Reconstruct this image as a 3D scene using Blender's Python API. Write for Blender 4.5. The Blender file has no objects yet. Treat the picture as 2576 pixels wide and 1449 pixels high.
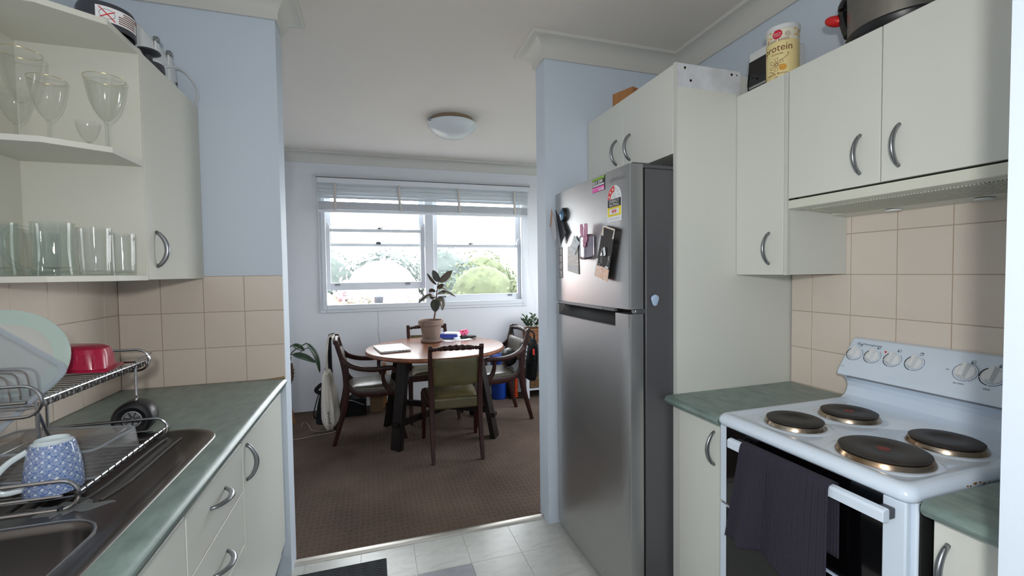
import bpy, bmesh, math, random
from mathutils import Vector, Matrix, noise
from math import sin, cos, pi, radians, sqrt, atan2

SC = bpy.context.scene
COL = SC.collection
random.seed(7)

# ------------------------------------------------------------------ camera, sky, lights, exposure
CAM_H = 1.36
cam_d = bpy.data.cameras.new('camera')
cam = bpy.data.objects.new('camera', cam_d)
COL.objects.link(cam)
cam_d.sensor_fit = 'HORIZONTAL'
cam_d.sensor_width = 36.0
cam_d.lens = 15.558
cam_d.clip_start = 0.02
cam_d.clip_end = 300
_yaw, _pit, _rol = 0.3053, -0.0344, -0.0131
_f = Vector((sin(_yaw) * cos(_pit), cos(_yaw) * cos(_pit), sin(_pit)))
_r0 = Vector((cos(_yaw), -sin(_yaw), 0)); _u0 = _r0.cross(_f)
_r = cos(_rol) * _r0 + sin(_rol) * _u0
_u = -sin(_rol) * _r0 + cos(_rol) * _u0
cam.matrix_world = Matrix(((_r.x, _u.x, -_f.x, 0), (_r.y, _u.y, -_f.y, 0), (_r.z, _u.z, -_f.z, CAM_H), (0, 0, 0, 1)))
SC.camera = cam
SC.cycles.transparent_max_bounces = 40

SKY = 13.0
w = bpy.data.worlds.new('overcast_sky'); SC.world = w; w.use_nodes = True
bg = w.node_tree.nodes['Background']
bg.inputs[0].default_value = (0.95, 0.975, 1.0, 1); bg.inputs[1].default_value = SKY

def add_light(name, kind, loc, energy, color=(1, 1, 1), **kw):
    d = bpy.data.lights.new(name, kind); d.energy = energy; d.color = color
    o = bpy.data.objects.new(name, d); o.location = loc; COL.objects.link(o)
    for k, v in kw.items(): setattr(d, k, v)
    return o
# the photographer's flash just above and left of the lens
add_light('camera_flash', 'POINT', (-0.05, -0.12, 1.50), 42.0, (1.0, 0.985, 0.96), shadow_soft_size=0.035)
# daylight portals in the seen window and two added ones (they guide sky sampling, they emit nothing)
pz = add_light('window_portal', 'AREA', (0.593, 5.12, 1.65), 1.0, shape='RECTANGLE', size=2.3, size_y=1.4)
pz.rotation_euler = (radians(-90), 0, 0); pz.data.cycles.is_portal = True
pz = add_light('unseen_kitchen_window_portal', 'AREA', (-1.16, -0.95, 1.46), 1.0, shape='RECTANGLE', size=.9, size_y=.82)
pz.rotation_euler = (0, radians(-90), 0); pz.data.cycles.is_portal = True
pz = add_light('added_side_window_portal', 'AREA', (2.86, 3.55, 1.52), 1.0, shape='RECTANGLE', size=1.25, size_y=1.5)
pz.rotation_euler = (0, radians(90), 0); pz.data.cycles.is_portal = True

vs = SC.view_settings
SC.display_settings.display_device = 'sRGB'
vs.view_transform = 'Standard'; vs.look = 'None'; vs.exposure = 0.0; vs.gamma = 1.0
vs.use_curve_mapping = False

# ------------------------------------------------------------------ materials
def lin(c):
    def f(v):
        v = v / 255.0
        return v / 12.92 if v <= 0.04045 else ((v + 0.055) / 1.055) ** 2.4
    return (f(c[0]), f(c[1]), f(c[2]), 1.0)

class Nodes:
    def __init__(s, name):
        s.m = bpy.data.materials.new(name); s.m.use_nodes = True
        s.t = s.m.node_tree; s.b = s.t.nodes['Principled BSDF']; s.out = s.t.nodes['Material Output']
    def n(s, kind, **kw):
        x = s.t.nodes.new(kind)
        for k, v in kw.items():
            if k in x.inputs.keys(): x.inputs[k].default_value = v
            else: setattr(x, k, v)
        return x
    def l(s, a, b): s.t.links.new(a, b)
    def math(s, op, a, b=None, c=None):
        x = s.t.nodes.new('ShaderNodeMath'); x.operation = op
        for i, v in enumerate((a, b, c)):
            if v is None: continue
            if isinstance(v, (int, float)): x.inputs[i].default_value = v
            else: s.l(v, x.inputs[i])
        return x.outputs[0]
    def coord(s, scale=(1, 1, 1), rot=(0, 0, 0)):
        tc = s.n('ShaderNodeTexCoord'); mp = s.n('ShaderNodeMapping')
        mp.inputs['Scale'].default_value = scale; mp.inputs['Rotation'].default_value = rot
        s.l(tc.outputs['Object'], mp.inputs['Vector'])
        return mp.outputs['Vector']
    def ramp(s, fac, stops):
        r = s.n('ShaderNodeValToRGB'); e = r.color_ramp.elements
        while len(e) < len(stops): e.new(0.5)
        for i, (p, c) in enumerate(stops):
            e[i].position = p; e[i].color = lin(c) if len(c) == 3 else c
        s.l(fac, r.inputs['Fac'])
        return r.outputs['Color']
    def bump(s, h, strength=0.2, dist=0.01):
        b = s.n('ShaderNodeBump'); b.inputs['Strength'].default_value = strength; b.inputs['Distance'].default_value = dist
        s.l(h, b.inputs['Height']); s.l(b.outputs['Normal'], s.b.inputs['Normal'])

def M(name, col, rough=0.5, metal=0.0, var=None, vscale=6.0, stretch=(1, 1, 1), bump=0.0, bscale=60.0, bdist=0.004, coat=0.0, spec=0.5, detail=4.0, lo=0.3, hi=0.7):
    k = Nodes(name)
    b = k.b
    b.inputs['Base Color'].default_value = lin(col); b.inputs['Roughness'].default_value = rough
    b.inputs['Metallic'].default_value = metal; b.inputs['Coat Weight'].default_value = coat
    b.inputs['Specular IOR Level'].default_value = spec
    if var is not None:
        nz = k.n('ShaderNodeTexNoise', Scale=vscale, Detail=detail, Roughness=0.6)
        k.l(k.coord(stretch), nz.inputs['Vector'])
        k.l(k.ramp(nz.outputs['Fac'], [(lo, col), (hi, var)]), b.inputs['Base Color'])
    if bump:
        nz = k.n('ShaderNodeTexNoise', Scale=bscale, Detail=3.0)
        k.l(k.coord(stretch), nz.inputs['Vector'])
        k.bump(nz.outputs['Fac'], bump, bdist)
    return k.m

def glass_mat(name, tint=(0.95, 0.97, 0.96), ior=1.45, rough=0.02, haze=0.0, haze_col=(220, 225, 228), base=0.0, rim=.42):
    """thin clear pane or wall: sky and room pass straight through, edges and glints reflect"""
    k = Nodes(name)
    k.t.nodes.remove(k.b)
    tr = k.n('ShaderNodeBsdfTransparent'); tr.inputs[0].default_value = (*tint, 1)
    gl = k.n('ShaderNodeBsdfGlossy'); gl.inputs['Roughness'].default_value = rough
    fr = k.n('ShaderNodeLayerWeight'); fr.inputs['Blend'].default_value = 0.5
    mx = k.n('ShaderNodeMixShader')
    fac = k.math('ADD', k.math('MULTIPLY', k.math('POWER', fr.outputs['Facing'], 4.0), rim), base + .03)
    k.l(fac, mx.inputs[0]); k.l(tr.outputs[0], mx.inputs[1]); k.l(gl.outputs[0], mx.inputs[2])
    o = mx.outputs[0]
    if haze:
        df = k.n('ShaderNodeBsdfDiffuse'); df.inputs[0].default_value = lin(haze_col)
        tl = k.n('ShaderNodeBsdfTranslucent'); tl.inputs[0].default_value = lin(haze_col)
        m1 = k.n('ShaderNodeMixShader'); m1.inputs[0].default_value = 0.45
        k.l(df.outputs[0], m1.inputs[1]); k.l(tl.outputs[0], m1.inputs[2])
        m2 = k.n('ShaderNodeMixShader'); m2.inputs[0].default_value = haze
        k.l(o, m2.inputs[1]); k.l(m1.outputs[0], m2.inputs[2]); o = m2.outputs[0]
    k.l(o, k.out.inputs['Surface'])
    return k.m

def vcol_mat(name, rough=0.3, coat=0.0):
    k = Nodes(name); a = k.n('ShaderNodeVertexColor'); a.layer_name = 'Col'
    k.l(a.outputs['Color'], k.b.inputs['Base Color']); k.b.inputs['Roughness'].default_value = rough
    k.b.inputs['Coat Weight'].default_value = coat
    return k.m

WALL_BLUE = M('paint_pale_blue', (207, 218, 231), 0.6, bump=0.06, bscale=90)
WALL_DIN = M('paint_dining_white', (228, 230, 235), 0.6, bump=0.05, bscale=80)
CEIL = M('paint_ceiling', (228, 222, 215), 0.75, bump=0.04, bscale=60)
TRIM = M('paint_cornice', (212, 211, 205), 0.5, bump=0.05, bscale=40)
GLOSSW = M('gloss_white_paint', (222, 226, 232), 0.28, bump=0.12, bscale=35, bdist=0.003)
LAM = M('cream_laminate', (217, 219, 212), 0.42, bump=0.03, bscale=300, bdist=0.001)
LAMC = M('cream_shaded_shelf_laminate', (211, 210, 199), 0.42, bump=0.03, bscale=300, bdist=0.001)  # creamier laminate, also darkened for the shade inside the shelves
LAMEDGE = M('laminate_edge', (206, 208, 202), 0.4)
TILE_L = M('glazed_cream_tile', (224, 212, 200), 0.22, var=(219, 206, 193), vscale=3, bump=0.03, bscale=25, bdist=0.002)
GROUT = M('grout', (176, 160, 140), 0.9)
WORK = M('green_laminate_worktop', (100, 118, 114), 0.3, var=(132, 150, 144), vscale=28, stretch=(1, 0.45, 1), detail=8, lo=0.32, hi=0.72)
STEEL = M('brushed_sink_steel', (126, 124, 122), 0.33, metal=1.0, var=(104, 98, 95), vscale=7, bump=0.06, bscale=220, stretch=(1, 0.1, 1), bdist=0.001)
BOWL = M('sink_bowl_shaded_steel', (104, 102, 101), 0.3, metal=1.0, bump=0.05, bscale=200, stretch=(1, .1, 1), bdist=.001)  # drainer steel darkened, the bowl's inner shade put into its colour
CHROME = M('chrome_wire', (168, 168, 170), 0.2, metal=1.0)
HANDLE = M('satin_nickel', (150, 152, 156), 0.32, metal=1.0)
ALU = M('aluminium_strip', (196, 192, 184), 0.35, metal=0.9)
FSIDE = M('fridge_side_grey', (96, 96, 100), 0.42, metal=0.35, bump=0.12, bscale=260, bdist=0.0015)
BLACKP = M('black_plastic', (22, 22, 25), 0.35)
BLACKM = M('matt_black', (16, 16, 18), 0.7)
DGREY = M('dark_grey_plastic', (58, 60, 68), 0.4)
ENAMEL = M('white_enamel', (216, 229, 244), 0.16, coat=0.3)
WHITEP = M('white_plastic', (226, 229, 231), 0.3)
PAPER = M('white_paper', (236, 236, 238), 0.7)
OVENGLASS = M('black_oven_glass', (6, 6, 8), 0.07, coat=0.4)
WOODD = M('dark_mahogany', (62, 26, 18), 0.42, var=(28, 14, 11), vscale=9, stretch=(6, 6, 0.8), spec=.3, bump=0.04, bscale=40)
OAKD = M('dark_stained_plank', (34, 25, 21), 0.5, var=(18, 14, 13), vscale=8, stretch=(5, 5, 0.7), spec=.2, bump=0.2, bscale=50)
TABLE = M('worn_table_top', (140, 80, 42), 0.27, var=(92, 50, 28), vscale=6, stretch=(1, 5, 1), coat=0.2, detail=6, bump=0.03, bscale=60)
OLIVE = M('olive_leather', (92, 84, 52), 0.38, var=(74, 67, 41), vscale=10, bump=0.12, bscale=60, bdist=0.002)
GREYL = M('grey_brown_leather', (88, 82, 70), 0.3, var=(72, 66, 56), vscale=8, bump=0.15, bscale=24, bdist=0.004)
NAIL = M('brass_nail', (88, 66, 40), 0.35, metal=0.9)
TERRA = M('weathered_clay', (148, 128, 117), 0.85, var=(128, 109, 99), vscale=9, bump=0.15, bscale=90)
SOIL = M('potting_soil', (60, 46, 38), 0.95, bump=0.5, bscale=60)
LEAFD = M('rubber_leaf', (44, 50, 46), 0.3, var=(66, 62, 50), vscale=5, coat=0.2)
LEAFB = M('rubber_leaf_brown', (86, 76, 62), 0.35, var=(70, 64, 50), vscale=6)
LEAFG = M('green_leaf', (48, 74, 46), 0.35, var=(30, 54, 34), vscale=9)
LEAFZ = M('glossy_green_leaf', (46, 78, 40), 0.28, var=(28, 54, 28), vscale=14)
STEM = M('stem_brown', (106, 70, 56), 0.7)
STEMG = M('stem_green', (62, 74, 48), 0.6)
WICK = M('seagrass', (150, 118, 78), 0.8, var=(104, 76, 46), vscale=30, bump=0.5, bscale=70)
WICKO = M('woven_orange_brown', (156, 104, 66), 0.75, var=(112, 70, 42), vscale=18, stretch=(0.4, 0.4, 5), bump=0.5, bscale=50)
WICKD = M('dark_woven', (104, 78, 50), 0.85, var=(64, 46, 28), vscale=28, bump=0.6, bscale=60)
CANVAS = M('natural_canvas', (212, 204, 192), 0.9, bump=0.25, bscale=120)
CLOTHB = M('black_cloth', (13, 14, 17), 0.95)
TOWEL = M('navy_terry', (43, 40, 54), 0.98, bump=0.6, bscale=260, bdist=0.004)
RED = M('magenta_silicone', (170, 16, 62), 0.28, coat=0.2)
REDP = M('red_plastic', (206, 24, 28), 0.35)
BLUEP = M('blue_plastic', (22, 66, 160), 0.4)
ORANGE = M('orange_plastic', (226, 76, 22), 0.45)
PGREEN = M('pale_green_enamel', (180, 198, 190), 0.22, coat=0.3)
PWHITE = M('plate_grey_white', (190, 190, 184), 0.3)
TIMBER = M('pine_block', (176, 124, 76), 0.6, var=(150, 100, 58), vscale=6, stretch=(1, 6, 1))
CARD = M('brown_card', (120, 96, 72), 0.85)
PINK = M('pink_satin', (236, 106, 150), 0.5)
BLUEPRINT = M('blue_print', (62, 84, 190), 0.5)
YELLOW = M('label_yellow', (246, 222, 22), 0.5)
LRED = M('label_red', (220, 44, 44), 0.5)
LBLK = M('label_black', (14, 14, 16), 0.5)
LGREEN = M('label_green', (150, 204, 60), 0.5)
LPINK = M('label_pink', (238, 90, 186), 0.5)
LBLUE = M('label_blue', (92, 170, 214), 0.5)
INK = M('dark_ink', (40, 42, 50), 0.6)
INKB = M('brown_ink', (112, 54, 26), 0.6)
INKG = M('grey_ink', (120, 124, 132), 0.6)
GREYEMB = M('embossed_grey', (172, 172, 174), 0.3, metal=0.8)
CREAML = M('label_cream', (240, 222, 160), 0.5)
CREAM2 = M('label_pale', (236, 232, 212), 0.5)
GOLD = M('label_amber', (228, 164, 62), 0.5)
GLASS = glass_mat('clear_glass', (0.965, 0.97, 0.965), base=.005, rim=.75)
GLASSG = glass_mat('clear_green_glass', (0.94, 0.962, 0.955), base=.005, rim=.75)
GLASSC = glass_mat('crackle_glass', (0.93, 0.94, 0.92), base=0.04, rough=0.08, rim=.7)
PANE = glass_mat('window_pane', (0.97, 0.98, 0.98))
PLAS = glass_mat('cloudy_plastic', (0.9, 0.92, 0.94), rough=0.15, haze=0.38, haze_col=(205, 212, 220))
PLASC = glass_mat('clear_plastic', (0.93, 0.93, 0.93), rough=0.06, haze=0.27, haze_col=(190, 190, 190))
GOLDRIM = M('gilt_rim', (196, 170, 110), 0.25, metal=1.0)

def make_fridge_steel():
    k = Nodes('fridge_brushed_steel'); b = k.b
    b.inputs['Base Color'].default_value = lin((190, 189, 188)); b.inputs['Metallic'].default_value = 1.0
    nz = k.n('ShaderNodeTexNoise', Scale=3.0, Detail=6.0)
    k.l(k.coord((1, 90, 1.2)), nz.inputs['Vector'])
    r = k.n('ShaderNodeMapRange'); r.inputs['To Min'].default_value = 0.30; r.inputs['To Max'].default_value = 0.44
    k.l(nz.outputs['Fac'], r.inputs['Value']); k.l(r.outputs[0], b.inputs['Roughness'])
    k.bump(nz.outputs['Fac'], 0.04, 0.001)
    return k.m
FRIDGE = make_fridge_steel()

def make_carpet():
    k = Nodes('brown_loop_carpet'); b = k.b
    v = k.n('ShaderNodeTexVoronoi'); v.inputs['Scale'].default_value = 1.0; v.inputs['Randomness'].default_value = 0.3
    k.l(k.coord((34, 26, 1), (0, 0, 0.0)), v.inputs['Vector'])
    v.voronoi_dimensions = '2D'
    nz = k.n('ShaderNodeTexNoise', Scale=2.2, Detail=5.0); k.l(k.coord(), nz.inputs['Vector'])
    fine = k.n('ShaderNodeTexNoise', Scale=260.0, Detail=2.0); k.l(k.coord(), fine.inputs['Vector'])
    wear = k.n('ShaderNodeTexNoise', Scale=1.1, Detail=3.0); k.l(k.coord(), wear.inputs['Vector'])
    wd = k.math('ADD', v.outputs['Distance'], k.math('MULTIPLY', wear.outputs['Fac'], .34))
    dim = k.ramp(wd, [(0.16, (84, 71, 63)), (0.42, (106, 93, 84))])
    c2 = k.ramp(nz.outputs['Fac'], [(0.3, (205, 200, 200)), (0.7, (255, 250, 248))])
    mx = k.n('ShaderNodeMixRGB'); mx.blend_type = 'MULTIPLY'; mx.inputs[0].default_value = 1.0
    k.l(dim, mx.inputs[1]); k.l(c2, mx.inputs[2]); k.l(mx.outputs[0], b.inputs['Base Color'])
    b.inputs['Roughness'].default_value = 0.98; b.inputs['Specular IOR Level'].default_value = 0.1
    h = k.math('ADD', k.math('MULTIPLY', v.outputs['Distance'], 1.0), k.math('MULTIPLY', fine.outputs['Fac'], 0.5))
    k.bump(h, 0.6, 0.006)
    return k.m
CARPET = make_carpet()

def make_vinyl():
    k = Nodes('marbled_vinyl'); b = k.b
    n1 = k.n('ShaderNodeTexNoise', Scale=5.0, Detail=8.0, Distortion=1.2); k.l(k.coord((1, 2.2, 1)), n1.inputs['Vector'])
    n2 = k.n('ShaderNodeTexNoise', Scale=38.0, Detail=5.0); k.l(k.coord((0.5, 1.5, 1)), n2.inputs['Vector'])
    c = k.ramp(n1.outputs['Fac'], [(0.3, (180, 182, 177)), (0.55, (194, 196, 191)), (0.75, (170, 171, 165))])
    d = k.ramp(n2.outputs['Fac'], [(0.22, (150, 147, 140)), (0.33, (255, 255, 255))])
    mx = k.n('ShaderNodeMixRGB'); mx.blend_type = 'MULTIPLY'; mx.inputs[0].default_value = 0.8
    k.l(c, mx.inputs[1]); k.l(d, mx.inputs[2]); k.l(mx.outputs[0], b.inputs['Base Color'])
    b.inputs['Roughness'].default_value = 0.25
    k.bump(n2.outputs['Fac'], 0.05, 0.001)
    return k.m
VINYL = make_vinyl()
VINYLG = M('grey_vinyl', (152, 152, 160), 0.3, var=(130, 131, 140), vscale=7, stretch=(1, 2, 1), detail=6)

def make_rug():
    k = Nodes('charcoal_chevron_rug'); b = k.b
    tc = k.n('ShaderNodeTexCoord'); sp = k.n('ShaderNodeSeparateXYZ'); k.l(tc.outputs['Object'], sp.inputs[0])
    zig = k.math('ABSOLUTE', k.math('SUBTRACT', k.math('FRACT', k.math('MULTIPLY', sp.outputs['X'], 16.0)), 0.5))
    q = k.math('FRACT', k.math('ADD', k.math('MULTIPLY', sp.outputs['Y'], 55.0), k.math('MULTIPLY', zig, 2.4)))
    nz = k.n('ShaderNodeTexNoise', Scale=300.0); k.l(k.coord(), nz.inputs['Vector'])
    h = k.math('ADD', q, k.math('MULTIPLY', nz.outputs['Fac'], 0.6))
    k.l(k.ramp(h, [(0.35, (28, 29, 32)), (0.8, (64, 66, 70))]), b.inputs['Base Color'])
    b.inputs['Roughness'].default_value = 1.0
    k.bump(h, 0.7, 0.006)
    return k.m
RUG = make_rug()
def make_print(name, stops, scale=18.0, dist=1.0, rough=0.4):
    k = Nodes(name)
    nz = k.n('ShaderNodeTexNoise', Scale=scale, Detail=4.0, Distortion=dist); k.l(k.coord(), nz.inputs['Vector'])
    k.l(k.ramp(nz.outputs['Fac'], stops), k.b.inputs['Base Color']); k.b.inputs['Roughness'].default_value = rough
    return k.m
PHOTO1 = make_print('photo_beach', [(0.3, (196, 204, 210)), (0.5, (170, 160, 150)), (0.62, (214, 208, 200)), (0.75, (120, 110, 104))], 26)
PHOTO2 = make_print('photo_blue', [(0.3, (60, 84, 110)), (0.5, (196, 204, 206)), (0.65, (150, 176, 196)), (0.8, (220, 200, 150))], 30)
PHOTO3 = make_print('photo_strip_print', [(0.3, (90, 80, 84)), (0.5, (190, 176, 172)), (0.7, (224, 214, 210))], 60)
FOOD = make_print('leaflet_food_print', [(0.28, (70, 90, 40)), (0.42, (214, 130, 50)), (0.55, (196, 176, 150)), (0.66, (200, 60, 44)), (0.8, (230, 190, 90))], 70)
FOIL = M('silver_foil', (176, 172, 180), 0.18, metal=0.9, var=(150, 140, 152), vscale=12)
STARS = M('label_white_gloss', (236, 240, 244), 0.3)

# ------------------------------------------------------------------ mesh helper
WLOC = {}          # world location of the frame an object's vertices are written in
class MB:
    def __init__(s): s.v = []; s.f = []; s.M = None
    def add(s, vs, fs, Mx=None):
        k = len(s.v)
        for p in vs:
            p = Vector(p)
            if Mx is not None: p = Mx @ p
            if s.M is not None: p = s.M @ p
            s.v.append(p)
        s.f += [tuple(i + k for i in f) for f in fs]
        return s
    def box(s, x0, y0, z0, x1, y1, z1, Mx=None):
        x0, x1 = min(x0, x1), max(x0, x1); y0, y1 = min(y0, y1), max(y0, y1); z0, z1 = min(z0, z1), max(z0, z1)
        vs = [(x0, y0, z0), (x1, y0, z0), (x1, y1, z0), (x0, y1, z0), (x0, y0, z1), (x1, y0, z1), (x1, y1, z1), (x0, y1, z1)]
        return s.add(vs, [(0, 3, 2, 1), (4, 5, 6, 7), (0, 1, 5, 4), (1, 2, 6, 5), (2, 3, 7, 6), (3, 0, 4, 7)], Mx)
    def prism(s, poly, a, b, axis='z', Mx=None):
        """poly: 2-D points; extruded along axis from a to b ('z': (x,y), 'x': (y,z), 'y': (x,z))"""
        def P(q, h): return {'z': (q[0], q[1], h), 'x': (h, q[0], q[1]), 'y': (q[0], h, q[1])}[axis]
        n = len(poly)
        vs = [P(q, a) for q in poly] + [P(q, b) for q in poly]
        fs = [tuple(range(n))[::-1], tuple(range(n, 2 * n))] + [(i, (i + 1) % n, n + (i + 1) % n, n + i) for i in range(n)]
        return s.add(vs, fs, Mx)
    def lathe(s, prof, n=32, c=(0, 0, 0), Mx=None, lobes=None, cap=True):
        vs = []; fs = []; m = len(prof)
        for (r, z) in prof:
            for i in range(n):
                t = 2 * pi * i / n
                rr = r * (1 + (lobes(t, z) if lobes else 0))
                vs.append((c[0] + rr * cos(t), c[1] + rr * sin(t), c[2] + z))
        for j in range(m - 1):
            for i in range(n):
                a = j * n + i; b = j * n + (i + 1) % n
                fs.append((a, b, b + n, a + n))
        if cap:
            if prof[0][0] > 1e-6: fs.append(tuple(range(n))[::-1])
            if prof[-1][0] > 1e-6: fs.append(tuple((m - 1) * n + i for i in range(n)))
        return s.add(vs, fs, Mx)
    def tube(s, pts, r, n=8, closed=False, Mx=None, sec=None, cap=True, up=None):
        """sweep of a circle (or of sec: 2-D points scaled by r) along pts; r may be a list"""
        pts = [Vector(p) for p in pts]; m = len(pts)
        sec = sec or [(cos(2 * pi * i / n), sin(2 * pi * i / n)) for i in range(n)]
        n = len(sec); vs = []
        N = None
        for j in range(m):
            if closed: t = pts[(j + 1) % m] - pts[j - 1]
            elif j == 0: t = pts[1] - pts[0]
            elif j == m - 1: t = pts[-1] - pts[-2]
            else: t = (pts[j + 1] - pts[j]).normalized() + (pts[j] - pts[j - 1]).normalized()
            if t.length < 1e-9: t = Vector((0, 0, 1))
            t.normalize()
            if N is None:
                a = Vector(up) if up else (Vector((0, 0, 1)) if abs(t.z) < 0.9 else Vector((1, 0, 0)))
                N = (a - t * a.dot(t)).normalized()
            elif up:
                a = Vector(up); N = (a - t * a.dot(t)).normalized()
            else:
                N = (N - t * N.dot(t)).normalized()
            B = t.cross(N)
            rr = r[j] if isinstance(r, list) else r
            for (a, b) in sec:
                if isinstance(rr, tuple): vs.append(pts[j] + N * a * rr[0] + B * b * rr[1])
                else: vs.append(pts[j] + N * a * rr + B * b * rr)
        fs = []
        for j in range(m if closed else m - 1):
            for i in range(n):
                a = j * n + i; b = j * n + (i + 1) % n
                c = ((j + 1) % m) * n + (i + 1) % n; d = ((j + 1) % m) * n + i
                fs.append((a, b, c, d))
        if not closed and cap:
            fs.append(tuple(range(n))[::-1]); fs.append(tuple((m - 1) * n + i for i in range(n)))
        return s.add(vs, fs, Mx)
    def loops(s, L, cap0=False, cap1=False, Mx=None):
        n = len(L[0]); vs = [p for lp in L for p in lp]; fs = []
        for j in range(len(L) - 1):
            for i in range(n):
                a = j * n + i; b = j * n + (i + 1) % n
                fs.append((a, b, b + n, a + n))
        if cap0: fs.append(tuple(range(n))[::-1])
        if cap1: fs.append(tuple((len(L) - 1) * n + i for i in range(n)))
        return s.add(vs, fs, Mx)
    def grid(s, fn, nu, nv, Mx=None, wrap=False):
        vs = [fn(i / nu, j / nv) for j in range(nv + 1) for i in range(nu + (0 if wrap else 1))]
        k = nu if wrap else nu + 1; fs = []
        for j in range(nv):
            for i in range(nu):
                a = j * k + i; b = j * k + (i + 1) % k
                fs.append((a, b, b + k, a + k))
        return s.add(vs, fs, Mx)
    def ball(s, c, r, n=12, m=8, Mx=None):
        r = r if isinstance(r, tuple) else (r, r, r)
        vs = [(c[0], c[1], c[2] - r[2])]; fs = []
        for j in range(1, m):
            a = -pi / 2 + pi * j / m
            for i in range(n):
                t = 2 * pi * i / n
                vs.append((c[0] + r[0] * cos(a) * cos(t), c[1] + r[1] * cos(a) * sin(t), c[2] + r[2] * sin(a)))
        vs.append((c[0], c[1], c[2] + r[2])); e = len(vs) - 1
        for i in range(n):
            fs.append((0, 1 + (i + 1) % n, 1 + i)); fs.append((e, e - n + i, e - n + (i + 1) % n))
        for j in range(m - 2):
            for i in range(n):
                a = 1 + j * n + i; b = 1 + j * n + (i + 1) % n
                fs.append((a, b, b + n, a + n))
        return s.add(vs, fs, Mx)
    def build(s, name, mat, parent=None, ang=35, bevel=0.0, seg=2, solid=0.0, kind=None, label=None, subd=0, flip=False):
        o0 = WLOC.get(parent.name, Vector((0, 0, 0))) if parent else getattr(s, 'org', Vector((0, 0, 0)))
        me = bpy.data.meshes.new(name)
        me.from_pydata([tuple(v - o0) for v in s.v], [], s.f)
        me.validate()
        if solid == 0 and not flip:
            b = bmesh.new(); b.from_mesh(me); bmesh.ops.recalc_face_normals(b, faces=b.faces); b.to_mesh(me); b.free()
        me.polygons.foreach_set('use_smooth', [True] * len(me.polygons))
        try: me.set_sharp_from_angle(angle=radians(ang))
        except Exception: pass
        me.materials.append(mat)
        o = bpy.data.objects.new(name, me); COL.objects.link(o)
        if parent: o.parent = parent
        else: o.location = o0
        WLOC[o.name] = o0
        if solid:
            md = o.modifiers.new('thickness', 'SOLIDIFY'); md.thickness = solid; md.offset = 0
        if bevel:
            md = o.modifiers.new('edge', 'BEVEL'); md.width = bevel; md.segments = seg; md.limit_method = 'ANGLE'; md.angle_limit = radians(40)
            md.harden_normals = False
        if subd:
            md = o.modifiers.new('smooth', 'SUBSURF'); md.levels = subd; md.render_levels = subd
        if kind: o['kind'] = kind
        if label: o['label'] = label
        return o

def tag(o, label, cat, group=None):
    o['label'] = label; o['category'] = cat
    if group: o['group'] = group
    return o
def thing(name, label, cat, loc=(0, 0, 0), group=None):
    o = bpy.data.objects.new(name, None); COL.objects.link(o); o.location = loc
    o.empty_display_size = 0.05
    WLOC[o.name] = Vector(loc)
    return tag(o, label, cat, group)
def struct(o): o['kind'] = 'structure'; return o
def single(mb, name, mat, label, cat, loc, group=None, **kw):
    mb.org = Vector(loc)
    return tag(mb.build(name, mat, None, **kw), label, cat, group)
def kids(o): return [c for c in bpy.data.objects if c.parent == o]
def copy_tree(o, parent=None, _map=None):
    c = o.copy(); COL.objects.link(c)
    if parent: c.parent = parent
    for ch in [x for x in ALLKIDS(o)]: copy_tree(ch, c)
    return c
def ALLKIDS(o): return list(o.children)

def rrect(x0, y0, x1, y1, r, n=6):
    out = []
    for (cx, cy, a0) in ((x1 - r, y1 - r, 0), (x0 + r, y1 - r, pi / 2), (x0 + r, y0 + r, pi), (x1 - r, y0 + r, 1.5 * pi)):
        for i in range(n + 1):
            a = a0 + pi / 2 * i / n
            out.append((cx + r * cos(a), cy + r * sin(a)))
    return out
def bez(P, n=8):
    """Catmull-Rom through P"""
    P = [Vector(p) for p in P]; out = []
    for i in range(len(P) - 1):
        p0 = P[max(i - 1, 0)]; p1 = P[i]; p2 = P[i + 1]; p3 = P[min(i + 2, len(P) - 1)]
        for k in range(n):
            t = k / n
            out.append(0.5 * ((2 * p1) + (p2 - p0) * t + (2 * p0 - 5 * p1 + 4 * p2 - p3) * t * t + (3 * p1 - p0 - 3 * p2 + p3) * t ** 3))
    out.append(P[-1])
    return out
def interp(vals, n):
    """n values through the list vals"""
    out = []
    for i in range(n):
        t = i / (n - 1) * (len(vals) - 1); k = min(int(t), len(vals) - 2); u = t - k
        a, b = vals[k], vals[k + 1]
        out.append(tuple(x + (y - x) * u for x, y in zip(a, b)) if isinstance(a, tuple) else a + (b - a) * u)
    return out
RECT = [(1, 1), (-1, 1), (-1, -1), (1, -1)]
RRECT = [(1, .55), (.75, .95), (-.75, .95), (-1, .55), (-1, -.55), (-.75, -.95), (.75, -.95), (1, -.55)]

_txt = {}
def text_part(name, s, size, fn, mat, parent, align='LEFT', sx=1.0, bold=0.0, label=None):
    """flat lettering: font outline turned to a mesh, each vertex placed by fn(x, y)"""
    cu = bpy.data.curves.new('lettering', 'FONT'); cu.body = s; cu.size = size; cu.align_x = align
    cu.resolution_u = 3; cu.offset = bold
    to = bpy.data.objects.new('lettering', cu); COL.objects.link(to)
    bpy.context.view_layer.update()
    dg = bpy.context.evaluated_depsgraph_get()
    me0 = to.evaluated_get(dg).to_mesh()
    vs = [(v.co.x * sx, v.co.y) for v in me0.vertices]; fs = [tuple(p.vertices) for p in me0.polygons]
    to.evaluated_get(dg).to_mesh_clear()
    bpy.data.objects.remove(to); bpy.data.curves.remove(cu)
    mb = MB(); mb.add([fn(x, y) for x, y in vs], fs)
    return mb.build(name, mat, parent, flip=True, label=label)

def empty_root(name, kind=None):
    o = bpy.data.objects.new(name, None); COL.objects.link(o); WLOC[o.name] = Vector((0, 0, 0))
    if kind: o['kind'] = kind
    return o
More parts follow.
